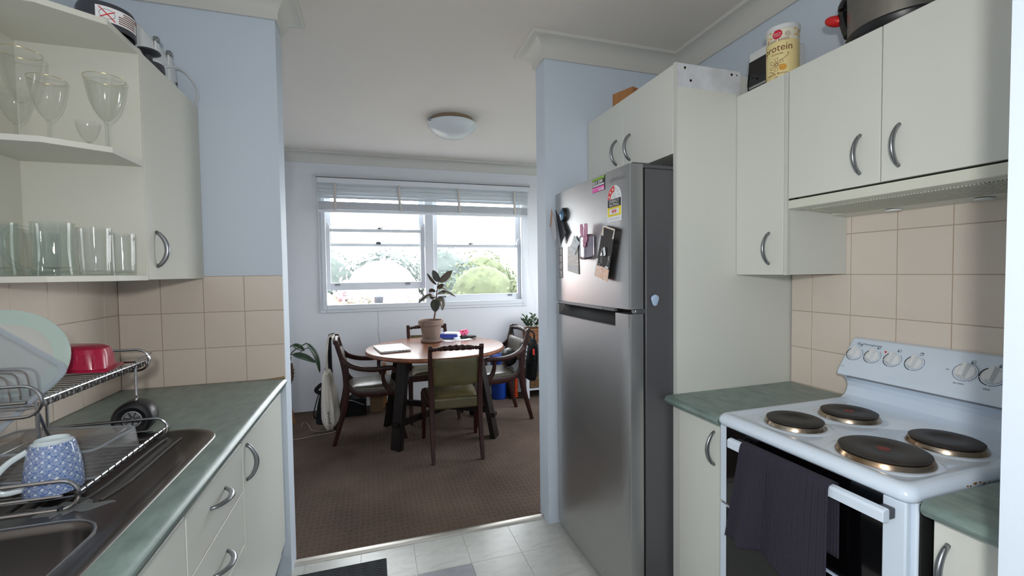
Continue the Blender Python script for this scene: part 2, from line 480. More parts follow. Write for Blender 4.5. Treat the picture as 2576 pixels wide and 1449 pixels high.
# ------------------------------------------------------------------ room shell
XL, XR, YN, YB, YW, ZC = -0.987, 1.712, 2.184, 2.31, 4.80, 2.57
JL, JR = -0.38, 0.88            # the two jambs of the opening to the dining room
DXL, DXR = -1.35, 2.70
YH = -2.40
def wall(name, x0, y0, x1, y1, mat, z0=0.0, z1=ZC):
    m = MB(); m.box(x0, y0, z0, x1, y1, z1); m.org = Vector((0, 0, 0))
    return struct(m.build(name, mat, None))
W_RIGHT = wall('wall_right', XR, YH, XR + .13, YN, WALL_BLUE, -.01)
W_NIBL = wall('wall_divider_left', DXL, YN, JL, YB, WALL_BLUE, -.01)
W_NIBR = wall('wall_divider_right', JR, YN, DXR, YB, WALL_BLUE, -.01)
wall('wall_near_right', 0.90, 0.20, XR, 0.408, WALL_BLUE)
wall('wall_dining_left', DXL - .12, YN, DXL, YW + .2, WALL_DIN, -.01)
def holed_wall(name, y0, y1, X0, X1, hx0, hx1, hz0, hz1, mat):
    R = lambda a, b, c, d, y: [(a, y, c), (b, y, c), (b, y, d), (a, y, d)]
    m = MB()
    L = [R(X0, X1, -.01, ZC, y0), R(hx0, hx1, hz0, hz1, y0), R(hx0, hx1, hz0, hz1, y1), R(X0, X1, -.01, ZC, y1), R(X0, X1, -.01, ZC, y0)]
    m.loops(L)
    return struct(m.build(name, mat, None))
WX0, WX1, WZ0, WZ1 = -0.505, 1.690, 0.980, 2.325
W_FAR = holed_wall('wall_far', YW, YW + .24, DXL - .12, DXR + .12, WX0, WX1, WZ0, WZ1, WALL_DIN)
def holed_wall_x(name, x0, x1, Y0, Y1, hy0, hy1, hz0, hz1, mat):
    R = lambda a, b, c, d, x: [(x, a, c), (x, b, c), (x, b, d), (x, a, d)]
    m = MB()
    m.loops([R(Y0, Y1, -.01, ZC, x0), R(hy0, hy1, hz0, hz1, x0), R(hy0, hy1, hz0, hz1, x1), R(Y0, Y1, -.01, ZC, x1), R(Y0, Y1, -.01, ZC, x0)])
    return struct(m.build(name, mat, None))
W_LEFT = holed_wall_x('wall_left', XL - .13, XL, YH, YN, -1.4, -.5, 1.05, 1.87, WALL_BLUE)
holed_wall_x('wall_dining_right', DXR, DXR + .12, YN, YW + .2, 2.8, 4.3, .9, 2.12, WALL_DIN)
wall('wall_back', XL - .13, YH - .12, XR + .13, YH, WALL_BLUE, -.01)
m = MB(); m.box(XL - .13, YH - .2, ZC, DXR + .12, YW + .24, ZC + .12); m.box(DXL - .12, YN, ZC, XL, YW + .24, ZC + .12)
struct(m.build('ceiling', CEIL, None))
m = MB(); m.box(XL - .13, YH - .2, -.12, XR + .13, 2.26, -.003)
FLOOR = struct(m.build('floor', M('floor_joint', (120, 118, 110), 0.8), None))
m = MB(); m.box(DXL - .12, 2.26, -.12, DXR + .12, YW + .24, 0.0)
struct(m.build('floor_carpet', CARPET, None))

# vinyl floor tiles: a 250 mm grid, each tile a piece of the floor
_tiles = {}
def tile_mesh(key, w, h, d, mat, ch=0.0012):
    """a thin tile lying in the xy plane, its face at z = 0"""
    if key in _tiles: return _tiles[key]
    vs = [(-w/2, -h/2, -d), (w/2, -h/2, -d), (w/2, h/2, -d), (-w/2, h/2, -d), (-w/2, -h/2, -ch), (w/2, -h/2, -ch), (w/2, h/2, -ch), (-w/2, h/2, -ch),
          (-w/2 + ch, -h/2 + ch, 0), (w/2 - ch, -h/2 + ch, 0), (w/2 - ch, h/2 - ch, 0), (-w/2 + ch, h/2 - ch, 0)]
    fs = [(8, 9, 10, 11)] + [(4 + i, 4 + (i + 1) % 4, 8 + (i + 1) % 4, 8 + i) for i in range(4)] + [(i, (i + 1) % 4, 4 + (i + 1) % 4, 4 + i) for i in range(4)]
    me = bpy.data.meshes.new('tile'); me.from_pydata(vs, [], fs); me.materials.append(mat); _tiles[key] = me
    return me
def put(name, me, parent, loc, rot=(0, 0, 0)):
    o = bpy.data.objects.new(name, me); COL.objects.link(o); o.parent = parent; o.location = loc; o.rotation_euler = rot
    return o
for i in range(-3, 8):
    for j in range(0, 10):
        x0, x1 = -0.082 + .2485 * i, -0.082 + .2485 * (i + 1)
        y0, y1 = 2.0 - .25 * j, 2.25 - .25 * j
        x0c, x1c = max(x0, XL + .002), min(x1, XR - .002)
        grey = (i == 1 and j == 1)
        me = tile_mesh(('v', round(x1c - x0c, 3), grey), x1c - x0c - .0008, .2492, .003, VINYLG if grey else VINYL, .0006)
        o = put('floor_tile', me, FLOOR, ((x0c + x1c) / 2, (y0 + y1) / 2, 0.0))
        if grey: o['label'] = 'grey vinyl tile'
# aluminium threshold strip between vinyl and carpet
m = MB(); m.prism([(2.243, 0), (2.283, 0.002), (2.281, .008), (2.262, .0105), (2.246, .007)], JL, JR, 'x')
struct(m.build('trim_1', ALU, None))

# splashback tiles (152 mm glazed), pieces of their walls
T = .1525
def wall_tiles(wall_o, rot, pos, us, vs_, d=.005):
    """pos(u, v): world position of a tile's centre; us and vs_: joint positions"""
    for a, b in zip(us, us[1:]):
        for c, e in zip(vs_, vs_[1:]):
            w_, h_ = b - a - .0022, e - c - .0022
            if w_ < .004 or h_ < .004: continue
            me = tile_mesh(('t', round(w_, 3), round(h_, 3)), w_, h_, d, TILE_L)
            put('tile', me, wall_o, pos((a + b) / 2, (c + e) / 2), rot)
rowsL = [0.903, 1.056, 1.2086, 1.3611]
wall_tiles(W_NIBL, (radians(90), 0, 0), lambda u, v: (u, YN - .006, v), [XL + .006, -0.8368, -0.6843, -0.5318, -0.3795], rowsL)
ys = [2.0817 - T * k for k in range(16)]
wall_tiles(W_LEFT, (radians(90), 0, radians(90)), lambda u, v: (XL + .006, u, v), ys[::-1] + [YN - .006], rowsL)
rowsR = [0.72, 0.879, 1.0319, 1.1844, 1.3369, 1.4894, 1.57]
yr = [1.3509 - T * k for k in range(0, 7)]
wall_tiles(W_RIGHT, (radians(90), 0, radians(-90)), lambda u, v: (XR - .006, u, v), yr[::-1] + [1.442], rowsR)
# grout beds behind the tiles
for nm, b3 in (('grout', (XL, YN - .004, .9, JL - .001, YN - .0005, 1.362)),):
    m = MB(); m.box(*b3); m.build(nm, GROUT, W_NIBL)
m = MB(); m.box(XL + .0005, ys[-1], .9, XL + .004, YN - .001, 1.362); m.build('grout', GROUT, W_LEFT)
m = MB(); m.box(XR - .004, yr[-1], .72, XR - .0005, 1.444, 1.57); m.build('grout', GROUT, W_RIGHT)

# cove cornice, mitred round the whole ceiling line
def cornice(path, prof, name, mat):
    P = [Vector((a, b)) for a, b in path]; n = len(P); L = []
    for i in range(n):
        if i == 0: d = (P[1] - P[0]).normalized(); off = Vector((-d.y, d.x))
        elif i == n - 1: d = (P[-1] - P[-2]).normalized(); off = Vector((-d.y, d.x))
        else:
            d0 = (P[i] - P[i - 1]).normalized(); d1 = (P[i + 1] - P[i]).normalized()
            n0 = Vector((-d0.y, d0.x)); n1 = Vector((-d1.y, d1.x))
            off = (n0 + n1) / (1 + n0.dot(n1))
        L.append([(P[i].x + off.x * a, P[i].y + off.y * a, ZC + z) for a, z in prof])
    m = MB(); m.loops(L, True, True)
    return struct(m.build(name, mat, None, ang=25))
prof = [(0.001, 0.0), (0.001, -.098), (.012, -.098), (.014, -.088)]
prof += [(.014 + .066 * (1 - cos(t)), -.088 + .074 * sin(t)) for t in [pi / 2 * k / 7 for k in range(1, 8)]]
prof += [(.088, -.013), (.094, -.006), (.094, 0.0)]
cornice([(XR, YH), (XR, YN), (JR, YN), (JR, YB), (DXR, YB), (DXR, YW), (DXL, YW), (DXL, YB), (JL, YB), (JL, YN), (XL, YN), (XL, YH)], prof, 'trim_2', TRIM)
# hairline cracks in the plaster below the window
m = MB()
m.tube([(0.045, YW - .0004, .98), (0.05, YW - .0004, .86), (.043, YW - .0004, .78), (.058, YW - .0004, .66), (.066, YW - .0004, .5), (.07, YW - .0004, .2)], [.0012, .0012, .0014, .002, .0016, .001], 4)
m.build('crack', INKG, W_FAR)

# ------------------------------------------------------------------ the dining room window
WIN = struct(empty_root('window_1'))
m = MB()
Y0f, Y1f = 4.788, 4.95
for (a, b, c, d) in ((WX0, -.447, WZ0, WZ1), (1.637, WX1, WZ0, WZ1), (-.447, 1.637, WZ0, 1.052), (-.447, 1.637, 2.272, WZ1)):
    m.box(a, Y0f, c, b, Y1f, d)
m.build('frame', GLOSSW, WIN, bevel=.004)
m = MB()
for (a, b, c, d) in ((WX0 + .028, -.437, WZ0 + .03, 2.30), (1.627, WX1 - .028, WZ0 + .03, 2.30), (-.437, 1.627, WZ0 + .03, 1.058)):
    m.box(a, Y0f - .008, c, b, Y0f + .03, d)
m.build('stop_bead', GLOSSW, WIN, bevel=.003)
m = MB(); m.box(.545, Y0f - .004, 1.05, .635, Y1f, 2.275); m.build('mullion', GLOSSW, WIN, bevel=.006)
def sash(x0, x1, z0, z1, y, st, rb, rt, horn=0.0, lifts=(), latch=None):
    m = MB(); d = .034
    for a, b in ((x0, x0 + st), (x1 - st, x1)):
        m.box(a, y, z0, b, y + d, z1)
        if horn:
            c = a if a == x0 else b
            s = 1 if a == x0 else -1
            m.prism([(c, z1), (c + s * st, z1), (c + s * st, z1 + horn * .35), (c + s * st * .8, z1 + horn * .75), (c + s * st * .45, z1 + horn), (c, z1 + horn)], y, y + d, 'y')
    m.box(x0 + st, y + .002, z0, x1 - st, y + d, z0 + rb)
    m.box(x0 + st, y + .002, z1 - rt, x1 - st, y + d, z1)
    s = m.build('sash', GLOSSW, WIN, bevel=.0025)
    m = MB(); m.box(x0 + st - .004, y + .015, z0 + rb - .004, x1 - st + .004, y + .019, z1 - rt + .004)
    m.build('pane', PANE, s)
    for lx in lifts:
        m = MB(); zc = z0 + rb * .72
        m.prism([(y + .002, zc - .012), (y + .002, zc + .012), (y - .010, zc + .012), (y - .012, zc + .006), (y - .004, zc + .004), (y - .004, zc - .012)], lx - .024, lx + .024, 'x')
        m.build('sash_lift', HANDLE, s)
    if latch is not None:
        m = MB(); m.box(latch - .028, y + .004, z1, latch + .028, y + .03, z1 + .006)
        m.tube([(latch - .02, y + .01, z1 + .012), (latch + .012, y + .006, z1 + .014), (latch + .035, y + .002, z1 + .018)], [.009, .007, .005], 6)
        m.build('latch', HANDLE, s)
    return s
sash(-.443, .542, 1.204, 1.832, 4.832, .042, .075, .032, .07, (-.34, .36), .085)
sash(-.443, .542, 1.655, 2.268, 4.872, .05, .03, .04)
m = MB(); m.ball((.07, 4.868, 1.69), (.028, .008, .016)); m.build('catch', DGREY, WIN)
sash(.638, 1.633, 1.054, 1.680, 4.832, .042, .073, .032, .075, (.74, 1.50), 1.05)
sash(.638, 1.633, 1.648, 2.268, 4.872, .05, .03, .04)

# white venetian blind, drawn up, on its bracket above the window
bl = thing('venetian_blind', 'white venetian blind drawn up at the top of the dining room window', 'blind', (.60, 4.76, 2.32))
BX0, BX1 = -.497, 1.702
m = MB(); m.box(BX0, 4.725, 2.268, BX1, 4.782, 2.322); m.build('headrail', GLOSSW, bl, bevel=.003)
m = MB(); m.box(BX0 - .004, 4.722, 2.322, BX1 + .004, 4.784, 2.3265); m.build('headrail_shade_strip', DGREY, bl)  # dark strip standing in for the shadow gap above the headrail
def slat_me(tilt, w=.052, t=.0022):
    sec = []
    for k in range(7):
        u = -w / 2 + w * k / 6
        sec.append((u, .0035 * (1 - (2 * u / w) ** 2)))
    top = [(u, z + t) for u, z in sec]; poly = sec + top[::-1]
    c, s_ = cos(tilt), sin(tilt)
    mm = MB(); mm.prism([(u * c - z * s_, u * s_ + z * c) for u, z in poly], BX0 + .006, BX1 - .006, 'x')
    return mm
SLAT = M('blind_slat', (212, 218, 224), 0.32)
for k in range(4):
    m = slat_me(radians(62)); zz = 2.243 - k * .0335
    m.M = None
    m.v = [Vector((v.x, v.y + 4.752, v.z + zz)) for v in m.v]
    m.build('slat', SLAT, bl)
for k in range(14):
    m = slat_me(radians(random.uniform(-.6, .6)), t=.0038); zz = 2.0835 - k * .0055
    m.v = [Vector((v.x + random.uniform(-.0005, .0005), v.y + 4.752, v.z + zz)) for v in m.v]
    m.build('slat', SLAT, bl)
m = MB(); m.prism([(4.722, 2.008), (4.722, 1.99), (4.728, 1.984), (4.776, 1.984), (4.782, 1.99), (4.782, 2.008)], BX0 + .004, BX1 - .004, 'x'); m.build('bottom_rail', GLOSSW, bl)
TAPE = M('blind_tape', (206, 200, 196), 0.9)
for k, x in enumerate((-.335, .285, .905, 1.53)):
    m = MB(); sk = (.0, .018, .004, .004)[k]
    f = lambda u, v, x=x, sk=sk: (x - .013 + .026 * u + (sk * max(0, (v - .62) / .38)), 4.724 + .003 * (-1 if v < .6 else 1) * 0 - .003 * sin(v * 9), 2.272 - v * .265)
    m.grid(f, 2, 22); m.build('ladder_tape', TAPE, bl, solid=.0015)
for k, (dx, l) in enumerate(((0, 1.15), (.022, .95), (-.02, .74), (.035, .72))):
    m = MB(); xx = 1.645 + dx
    pts = [(xx, 4.722, 2.27), (xx, 4.72, 2.0), (xx + .004, 4.722, 1.6), (xx + .01, 4.725, 2.27 - l)] if k > 1 else [(xx, 4.72, 2.27), (xx + .005, 4.72, 1.9), (xx + .04, 4.72, 1.4), (xx + .125 - .015 * k, 4.722, .93 + .06 * k)]
    m.tube(bez(pts, 5), .0022, 5); m.build('pull_cord', GLOSSW, bl)
m = MB(); m.lathe([(.002, 0), (.007, -.01), (.009, -.03), (.006, -.034)], 8, (1.645, 4.725, 1.535)); m.build('cord_tassel', GLOSSW, bl)
for x in (BX0 - .028, BX1 + .03):
    m = MB(); m.ball((x, 4.793, 2.345), (.012, .008, .02), 8, 6); m.tube([(x, 4.785, 2.345), (x, 4.77, 2.34), (x, 4.768, 2.355)], .004, 6)
    h = single(m, 'wall_hook', GLOSSW, 'small white adhesive hook on the wall %s the blind' % ('off the left end of' if x < 0 else 'off the right end of'), 'hook', (x, 4.795, 2.34))
m = MB(); m.ball((1.70, 4.793, .86), (.014, .008, .018), 8, 6); single(m, 'wall_hook', GLOSSW, 'small white adhesive hook low on the wall under the right window corner', 'hook', (1.70, 4.793, .86))

# kitchen and dining side windows, both added out of frame to bring in daylight
for nm, xa, xb, ya, yb, za, zb2 in (('unseen_window_2', XL - .10, XL - .04, -1.4, -.5, 1.05, 1.87), ('added_window_3', DXR + .03, DXR + .08, 2.8, 4.3, .9, 2.12)):
    W2 = struct(empty_root(nm))
    m = MB(); ym = (ya + yb) / 2
    for (a, b, c, d) in ((ya, ya + .05, za, zb2), (yb - .05, yb, za, zb2), (ya + .05, yb - .05, za, za + .05), (ya + .05, yb - .05, zb2 - .05, zb2), (ym - .02, ym + .02, za + .05, zb2 - .05)): m.box(xa, a, c, xb, b, d)
    m.build('frame', GLOSSW, W2)
    m = MB(); m.box((xa + xb) / 2, ya + .05, za + .05, (xa + xb) / 2 + .004, yb - .05, zb2 - .05); m.build('pane', PANE, W2)

# ------------------------------------------------------------------ outside: a garden suburb seen from an upper floor
GZ = -5.0
m = MB(); m.grid(lambda u, v: (-70 + 160 * u, -30 + 150 * v, GZ - .3 + 9.0 * max(0, v - .35) ** 1.6 + .3 * sin(u * 14) * sin(v * 9)), 40, 30)
gr = m.build('ground_outside', M('garden_ground', (66, 74, 60), 0.95, var=(84, 86, 72), vscale=.3), None); gr['kind'] = 'structure'
def foliage(name, cols, blossom=None):
    k = Nodes(name); nz = k.n('ShaderNodeTexNoise', Scale=1.6, Detail=5.0); k.l(k.coord(), nz.inputs['Vector'])
    k.l(k.ramp(nz.outputs['Fac'], [(.3, cols[0]), (.55, cols[1]), (.72, cols[2])]), k.b.inputs['Base Color'])
    k.b.inputs['Roughness'].default_value = .7
    tl = k.n('ShaderNodeBsdfTranslucent'); mx = k.n('ShaderNodeMixShader'); mx.inputs[0].default_value = .35
    k.l(k.b.inputs['Base Color'].links[0].from_socket, tl.inputs[0]); k.l(k.b.outputs[0], mx.inputs[1]); k.l(tl.outputs[0], mx.inputs[2]); k.l(mx.outputs[0], k.out.inputs['Surface'])
    return k.m
FOL = [foliage('foliage_green', [(78, 86, 60), (88, 96, 68), (98, 106, 74)]), foliage('foliage_blue_green', [(80, 90, 86), (86, 96, 92), (94, 102, 96)]),  # leaf colours greyed to stand in for haze and overexposure
       foliage('foliage_blossom', [(160, 148, 160), (172, 162, 172), (150, 142, 150)]), foliage('foliage_yellow', [(100, 102, 62), (108, 108, 68), (90, 96, 62)])]
BARK = M('bark', (96, 82, 70), .9)
def tree(x, y, r, h, kind, label, seed):
    rnd = random.Random(seed)
    t = thing('garden_tree', label, 'tree', (x, y, GZ), 'trees beyond the window')
    m = MB(); m.tube([(x, y, GZ), (x + .1, y, GZ + h * .4), (x - .1, y + .1, GZ + h * .75)], [r * .09, r * .07, r * .04], 8); m.build('trunk', BARK, t)
    m = MB()
    blobs = [(Vector((x, y, GZ + h - r * .8)), r * .8)]
    for i in range(9):
        a = rnd.uniform(0, 2 * pi); q = rnd.uniform(.35, .75) * r
        blobs.append((Vector((x + q * cos(a), y + q * sin(a), GZ + h - r * rnd.uniform(.7, 1.5))), r * rnd.uniform(.34, .55)))
    per = int(5200 / len(blobs))
    for c, br in blobs:
        for i in range(per):
            z = rnd.uniform(-1, 1); a = rnd.uniform(0, 2 * pi); s = sqrt(1 - z * z)
            n_ = Vector((s * cos(a), s * sin(a), z)); p = c + n_ * br * rnd.uniform(.88, 1.12)
            t1 = n_.cross(Vector((rnd.uniform(-1, 1), rnd.uniform(-1, 1), rnd.uniform(-1, 1)))).normalized(); t2 = n_.cross(t1)
            e = r * rnd.uniform(.03, .06)
            k2 = n_ * e * rnd.uniform(-.4, .4)
            m.add([p - t1 * e, p - t2 * e * .6 + k2, p + t1 * e, p + t2 * e * .6 - k2], [(0, 1, 2, 3)])
        m.ball(c, br * .84, 12, 8)
    m.build('crown', FOL[kind], t, kind='stuff', flip=True)
    return t
tree(.35, 17, 2.0, 7.15, 2, 'pale lilac blossoming tree outside filling the left lower pane', 1)
tree(4.9, 20, 2.3, 7.0, 0, 'broad green tree outside filling the middle of the right pane', 2)
tree(6.1, 16, 1.4, 5.7, 3, 'yellow green tree outside low at the right end of the right pane', 3)
tree(-3.4, 32, 3.4, 8.2, 1, 'dim blue green tree outside at the left end of the far tree line', 4)
tree(1.2, 36, 3.4, 8.6, 1, 'blue green tree outside rising behind the blossoming tree', 5)
tree(4.6, 31, 2.6, 8.3, 1, 'blue green tree outside just right of the window mullion', 6)
tree(9.0, 37, 3.6, 8.3, 0, 'far green tree outside above the broad green tree', 7)
tree(12.6, 30, 3.2, 7.2, 1, 'far blue green tree outside at the right end of the far tree line', 8)
tree(-.32, 12.0, .75, 5.75, 0, 'small green bush outside beside the tiled roof, under the raised sash', 9)
tree(.95, 12.6, .8, 5.6, 3, 'pale brownish shrub outside under the right end of the raised sash', 10)
hs = thing('house', 'cream house with an orange tiled roof outside below the left pane', 'house', (-3.2, 15, GZ))
HW = M('house_render', (232, 214, 190), .9)
m = MB(); m.box(-5.2, 13.5, GZ, -1.15, 18, GZ + 5.3); m.build('wall', HW, hs)
RT = M('roof_tile', (196, 112, 74), .8, var=(160, 88, 60), vscale=4)
m = MB(); zr = GZ + 5.25
m.loops([[(-5.5, 13.1, zr), (-.85, 13.1, zr), (-.85, 18.4, zr), (-5.5, 18.4, zr)], [(-3.8, 15.6, zr + 1.1), (-2.5, 15.6, zr + 1.1), (-2.5, 15.9, zr + 1.1), (-3.8, 15.9, zr + 1.1)]], True, True)
m.build('roof', RT, hs)
for k in range(2):
    m = MB(); m.box(-4.3 + k * 1.1, 13.46, GZ + 1.2, -3.6 + k * 1.1, 13.52, GZ + 2.4); q = m.build('window', GLOSSW, hs)
    m = MB(); m.box(-4.25 + k * 1.1, 13.44, GZ + 1.25, -3.65 + k * 1.1, 13.47, GZ + 2.35); m.build('pane', INKG, q)
tag(hs, hs['label'], 'house')
sp = thing('street_lamp', 'grey street lamp post outside, under the middle of the raised sash', 'lamp', (.13, 10.8, GZ))
m = MB(); m.tube([(.13, 10.8, GZ), (.13, 10.8, .62)], .05, 8); m.build('post', INKG, sp)
m = MB(); m.lathe([(.05, 0), (.09, .05), (.11, .22), (.06, .30), (.01, .34)], 10, (.13, 10.8, .62)); m.build('lamp_head', DGREY, sp)
# ------------------------------------------------------------------ kitchen joinery
def bow_handle(L=.116, out=.03):
    m = MB(); pts = []; rr = []
    for k in range(15):
        t = -1 + 2 * k / 14
        pts.append((out * (1 - t * t) ** .8 if abs(t) < 1 else 0, 0, t * L / 2)); rr.append((.0046 + .0016 * (1 - t * t), .0056 + .0022 * (1 - t * t)))
    m.tube(pts, rr, 10, up=(0, 1, 0))
    me = bpy.data.meshes.new('handle'); me.from_pydata([tuple(v) for v in m.v], [], m.f)
    me.polygons.foreach_set('use_smooth', [True] * len(me.polygons)); me.materials.append(HANDLE)
    return me
BOW = bow_handle()
def handle_on(door, x, y, z, face, along='z'):
    """bow pull on a door whose face looks along +x or -x"""
    o = bpy.data.objects.new('handle', BOW); COL.objects.link(o); o.parent = door
    o.location = Vector((x, y, z)) - WLOC[door.name]
    rz = 0 if face > 0 else pi
    o.rotation_euler = (pi / 2 if along == 'y' else 0, 0, rz)
    return o
def front(parent, name, x0, x1, y0, y1, z0, z1, hy=None, hz=None, face=1, along='z', mat=None):
    m = MB(); m.box(x0, y0, z0, x1, y1, z1)
    d = m.build(name, mat or LAM, parent, bevel=.0016)
    if hy is not None: handle_on(d, (max(x0, x1) if face > 0 else min(x0, x1)), hy, hz, face, along)
    return d
def part(parent, name, mat, *b, bevel=0.0, **kw):
    m = MB(); m.box(*b); return m.build(name, mat, parent, bevel=bevel, **kw)

# left run: base cabinets
XF = -0.40
c = thing('base_cabinet', 'cream base cabinet with one tall door at the dining end of the left bench', 'cabinet', (-.7, 1.87, 0), 'base cabinets under the left bench')
part(c, 'carcass', LAM, XL + .003, 1.556, .10, XF - .018, 2.178, .862)
part(c, 'kickboard', M('kick_grey_green', (120, 128, 120), .5), XF - .07, 1.556, .0, XF - .052, 2.178, .10)
front(c, 'door', XF - .016, XF, 1.559, 2.172, .165, .842, 1.597, .763)
c = thing('drawer_unit', 'cream drawer unit with three bow handled drawers under the sink drainer', 'drawers', (-.7, 1.33, 0), 'base cabinets under the left bench')
part(c, 'carcass', LAM, XL + .003, 1.118, .10, XF - .018, 1.552, .862)
part(c, 'kickboard', bpy.data.materials['kick_grey_green'], XF - .07, 1.118, .0, XF - .052, 1.552, .10)
for z0, z1, hz in ((.693, .842, .779), (.525, .689, .603), (.165, .521, .44)):
    front(c, 'drawer', XF - .016, XF, 1.12, 1.55, z0, z1, 1.325, hz, 1, 'y')
c = thing('base_cabinet', 'cream base cabinet with a pair of doors under the sink bowl', 'cabinet', (-.7, .7, 0), 'base cabinets under the left bench')
part(c, 'carcass', LAM, XL + .003, .20, .10, XF - .018, 1.114, .70)
part(c, 'kickboard', bpy.data.materials['kick_grey_green'], XF - .07, .20, .0, XF - .052, 1.114, .10)
front(c, 'door', XF - .016, XF, .66, 1.114, .165, .842, .70, .763); front(c, 'door', XF - .016, XF, .20, .656, .165, .842, .616, .763)

m = MB()
nose = [(-.425, .867), (-.395, .867), (-.383, .871), (-.376, .880), (-.375, .888), (-.379, .896), (-.386, .901), (-.396, .903), (-.425, .903)]
m.prism(nose, -.6, YN - .002, 'y')
m.box(XL + .006, 1.518, .867, -.425, YN - .008, .903); m.box(XL + .006, -.6, .867, -.90, 1.518, .903); m.box(-.90, -.6, .867, -.425, -.06, .903)
m.box(-.452, -.06, .867, -.425, 1.518, .903); m.prism([(-.452, 1.518), (-.500, 1.518), (-.452, 1.466)], .867, .9028)
single(m, 'worktop', WORK, 'long mottled green laminate worktop of the left bench holding the sink', 'worktop', (-.68, .9, .867), ang=30)

# sink: pressed steel drainer with one bowl
sk = thing('kitchen_sink', 'stainless steel sink with drainer set into the left bench', 'sink', (-.68, .8, .90))
N = 8
def lp(x0, y0, x1, y1, r, z): return [(a, b, z) for a, b in rrect(x0, y0, x1, y1, r, N)]
X0, Y0, X1, Y1 = -.930, -.10, -.437, 1.545
bx = (-.872, .52, -.497, 1.045)
m = MB()
m.loops([lp(X0, Y0, X1, Y1, .115, .9032), lp(X0 + .002, Y0 + .002, X1 - .002, Y1 - .002, .114, .9062), lp(X0 + .008, Y0 + .008, X1 - .008, Y1 - .008, .11, .9068),
         lp(X0 + .024, Y0 + .024, X1 - .024, Y1 - .024, .098, .9060), lp(X0 + .032, Y0 + .032, X1 - .032, Y1 - .032, .092, .8985),
         lp(bx[0] - .012, bx[1] - .012, bx[2] + .012, bx[3] + .012, .085, .8978), lp(bx[0] - .004, bx[1] - .004, bx[2] + .004, bx[3] + .004, .08, .897)])
m.build('drainer', STEEL, sk, ang=50)
m = MB()
m.loops([lp(bx[0] - .004, bx[1] - .004, bx[2] + .004, bx[3] + .004, .08, .897), lp(bx[0], bx[1], bx[2], bx[3], .078, .893), lp(bx[0] + .003, bx[1] + .003, bx[2] - .003, bx[3] - .003, .076, .88),
         lp(bx[0] + .012, bx[1] + .012, bx[2] - .012, bx[3] - .012, .07, .77), lp(bx[0] + .03, bx[1] + .03, bx[2] - .03, bx[3] - .03, .06, .745), lp(bx[0] + .08, bx[1] + .1, bx[2] - .08, bx[3] - .1, .05, .738)], False, True)
m.build('bowl', BOWL, sk, ang=60)
m = MB(); m.tube(lp(bx[0] - .004, bx[1] - .004, bx[2] + .004, bx[3] + .004, .08, .8972), .0028, 6, closed=True); m.build('bowl_rim_highlight', HANDLE, sk)  # brighter metal tube on the rolled edge, added as its highlight
m = MB()
for k in range(9):
    x = -.86 + .041 * k
    m.tube(bez([(x * .9 - .07, 1.12, .8975), (x, 1.2, .8998), (x, 1.40, .9002), (x, 1.48, .8978)], 4), .0042, 6)
m.build('drainer_flutes', STEEL, sk, kind='stuff')
m = MB(); m.lathe([(.001, .7385), (.035, .7385), (.042, .741)], 20, (-.68, .78, 0)); m.build('plug_hole', CHROME, sk)

# left wall cabinet and its open end shelves
XD = -.678
c = thing('wall_cabinet', 'cream wall cabinet with one door over the left bench beside the open shelves', 'cabinet', (-.84, 1.93, 1.352))
part(c, 'carcass', LAMC, XL + .002, 1.690, 1.353, XD - .018, 2.180, 2.066)
part(c, 'end_panel', LAMC, XL + .002, 1.684, 1.351, XD - .001, 1.690, 2.072)
front(c, 'door', XD - .016, XD, 1.692, 2.172, 1.353, 2.068, 1.752, 1.453, mat=LAMC)
m = MB(); m.box(XD - .016, 2.174, 1.353, XD - .002, YN - .001, 2.068); m.build('filler_strip', LAMEDGE, c)
sh = thing('open_shelf_unit', 'cream open end shelves with chamfered fronts holding glasses above the left bench', 'shelf', (-.84, 1.56, 1.352))
poly = [(XL + .002, 1.6835), (XD, 1.6835), (XD - .001, 1.515), (-.795, 1.440), (XL + .002, 1.436)]
for z in (1.351, 1.707, 2.055):
    m = MB(); m.prism(poly, z, z + .016); m.build('shelf', LAMC, sh, bevel=.001, ang=10)
m = MB(); m.box(XL + .0015, 1.436, 1.367, XL + .008, 1.6835, 2.055); m.build('back_panel', LAMC, sh)

# right run
XC = 1.414
pn = thing('tall_end_panel', 'tall cream end panel standing between the fridge and the narrow bench', 'panel', (1.41, 1.455, 0))
part(pn, 'board', LAM, 1.130, 1.447, 0, XR - .002, 1.463, 2.066)
part(pn, 'edge_strip', LAMEDGE, 1.124, 1.4465, 0, 1.130, 1.4635, 2.158)
RAW = M('raw_white_board', (222, 226, 232), .6, var=(200, 202, 206), vscale=12)
tb = part(pn, 'raw_board', RAW, 1.130, 1.451, 2.066, 1.436, 1.463, 2.158, label='unfinished white board with screw holes')
for (x, z) in ((1.168, 2.142), (1.392, 2.142), (1.195, 2.096), (1.418, 2.142)):
    m = MB(); m.tube([(x, 1.4512, z), (x, 1.4500, z)], .0052 if x < 1.41 else .003, 10); m.build('screw', NAIL, tb)

oc = thing('over_fridge_cabinet', 'cream two door cupboard high above the fridge', 'cabinet', (1.42, 1.82, 1.815))
part(oc, 'carcass', LAM, 1.143, 1.466, 1.816, XR - .002, 2.180, 2.150)
front(oc, 'door', 1.124, 1.140, 1.466, 1.8175, 1.815, 2.154, 1.765, 1.920, -1)
front(oc, 'door', 1.124, 1.140, 1.8205, 2.165, 1.815, 2.154, 1.880, 1.924, -1)
part(oc, 'filler_strip', LAMEDGE, 1.126, 2.167, 1.815, 1.140, 2.182, 2.154)

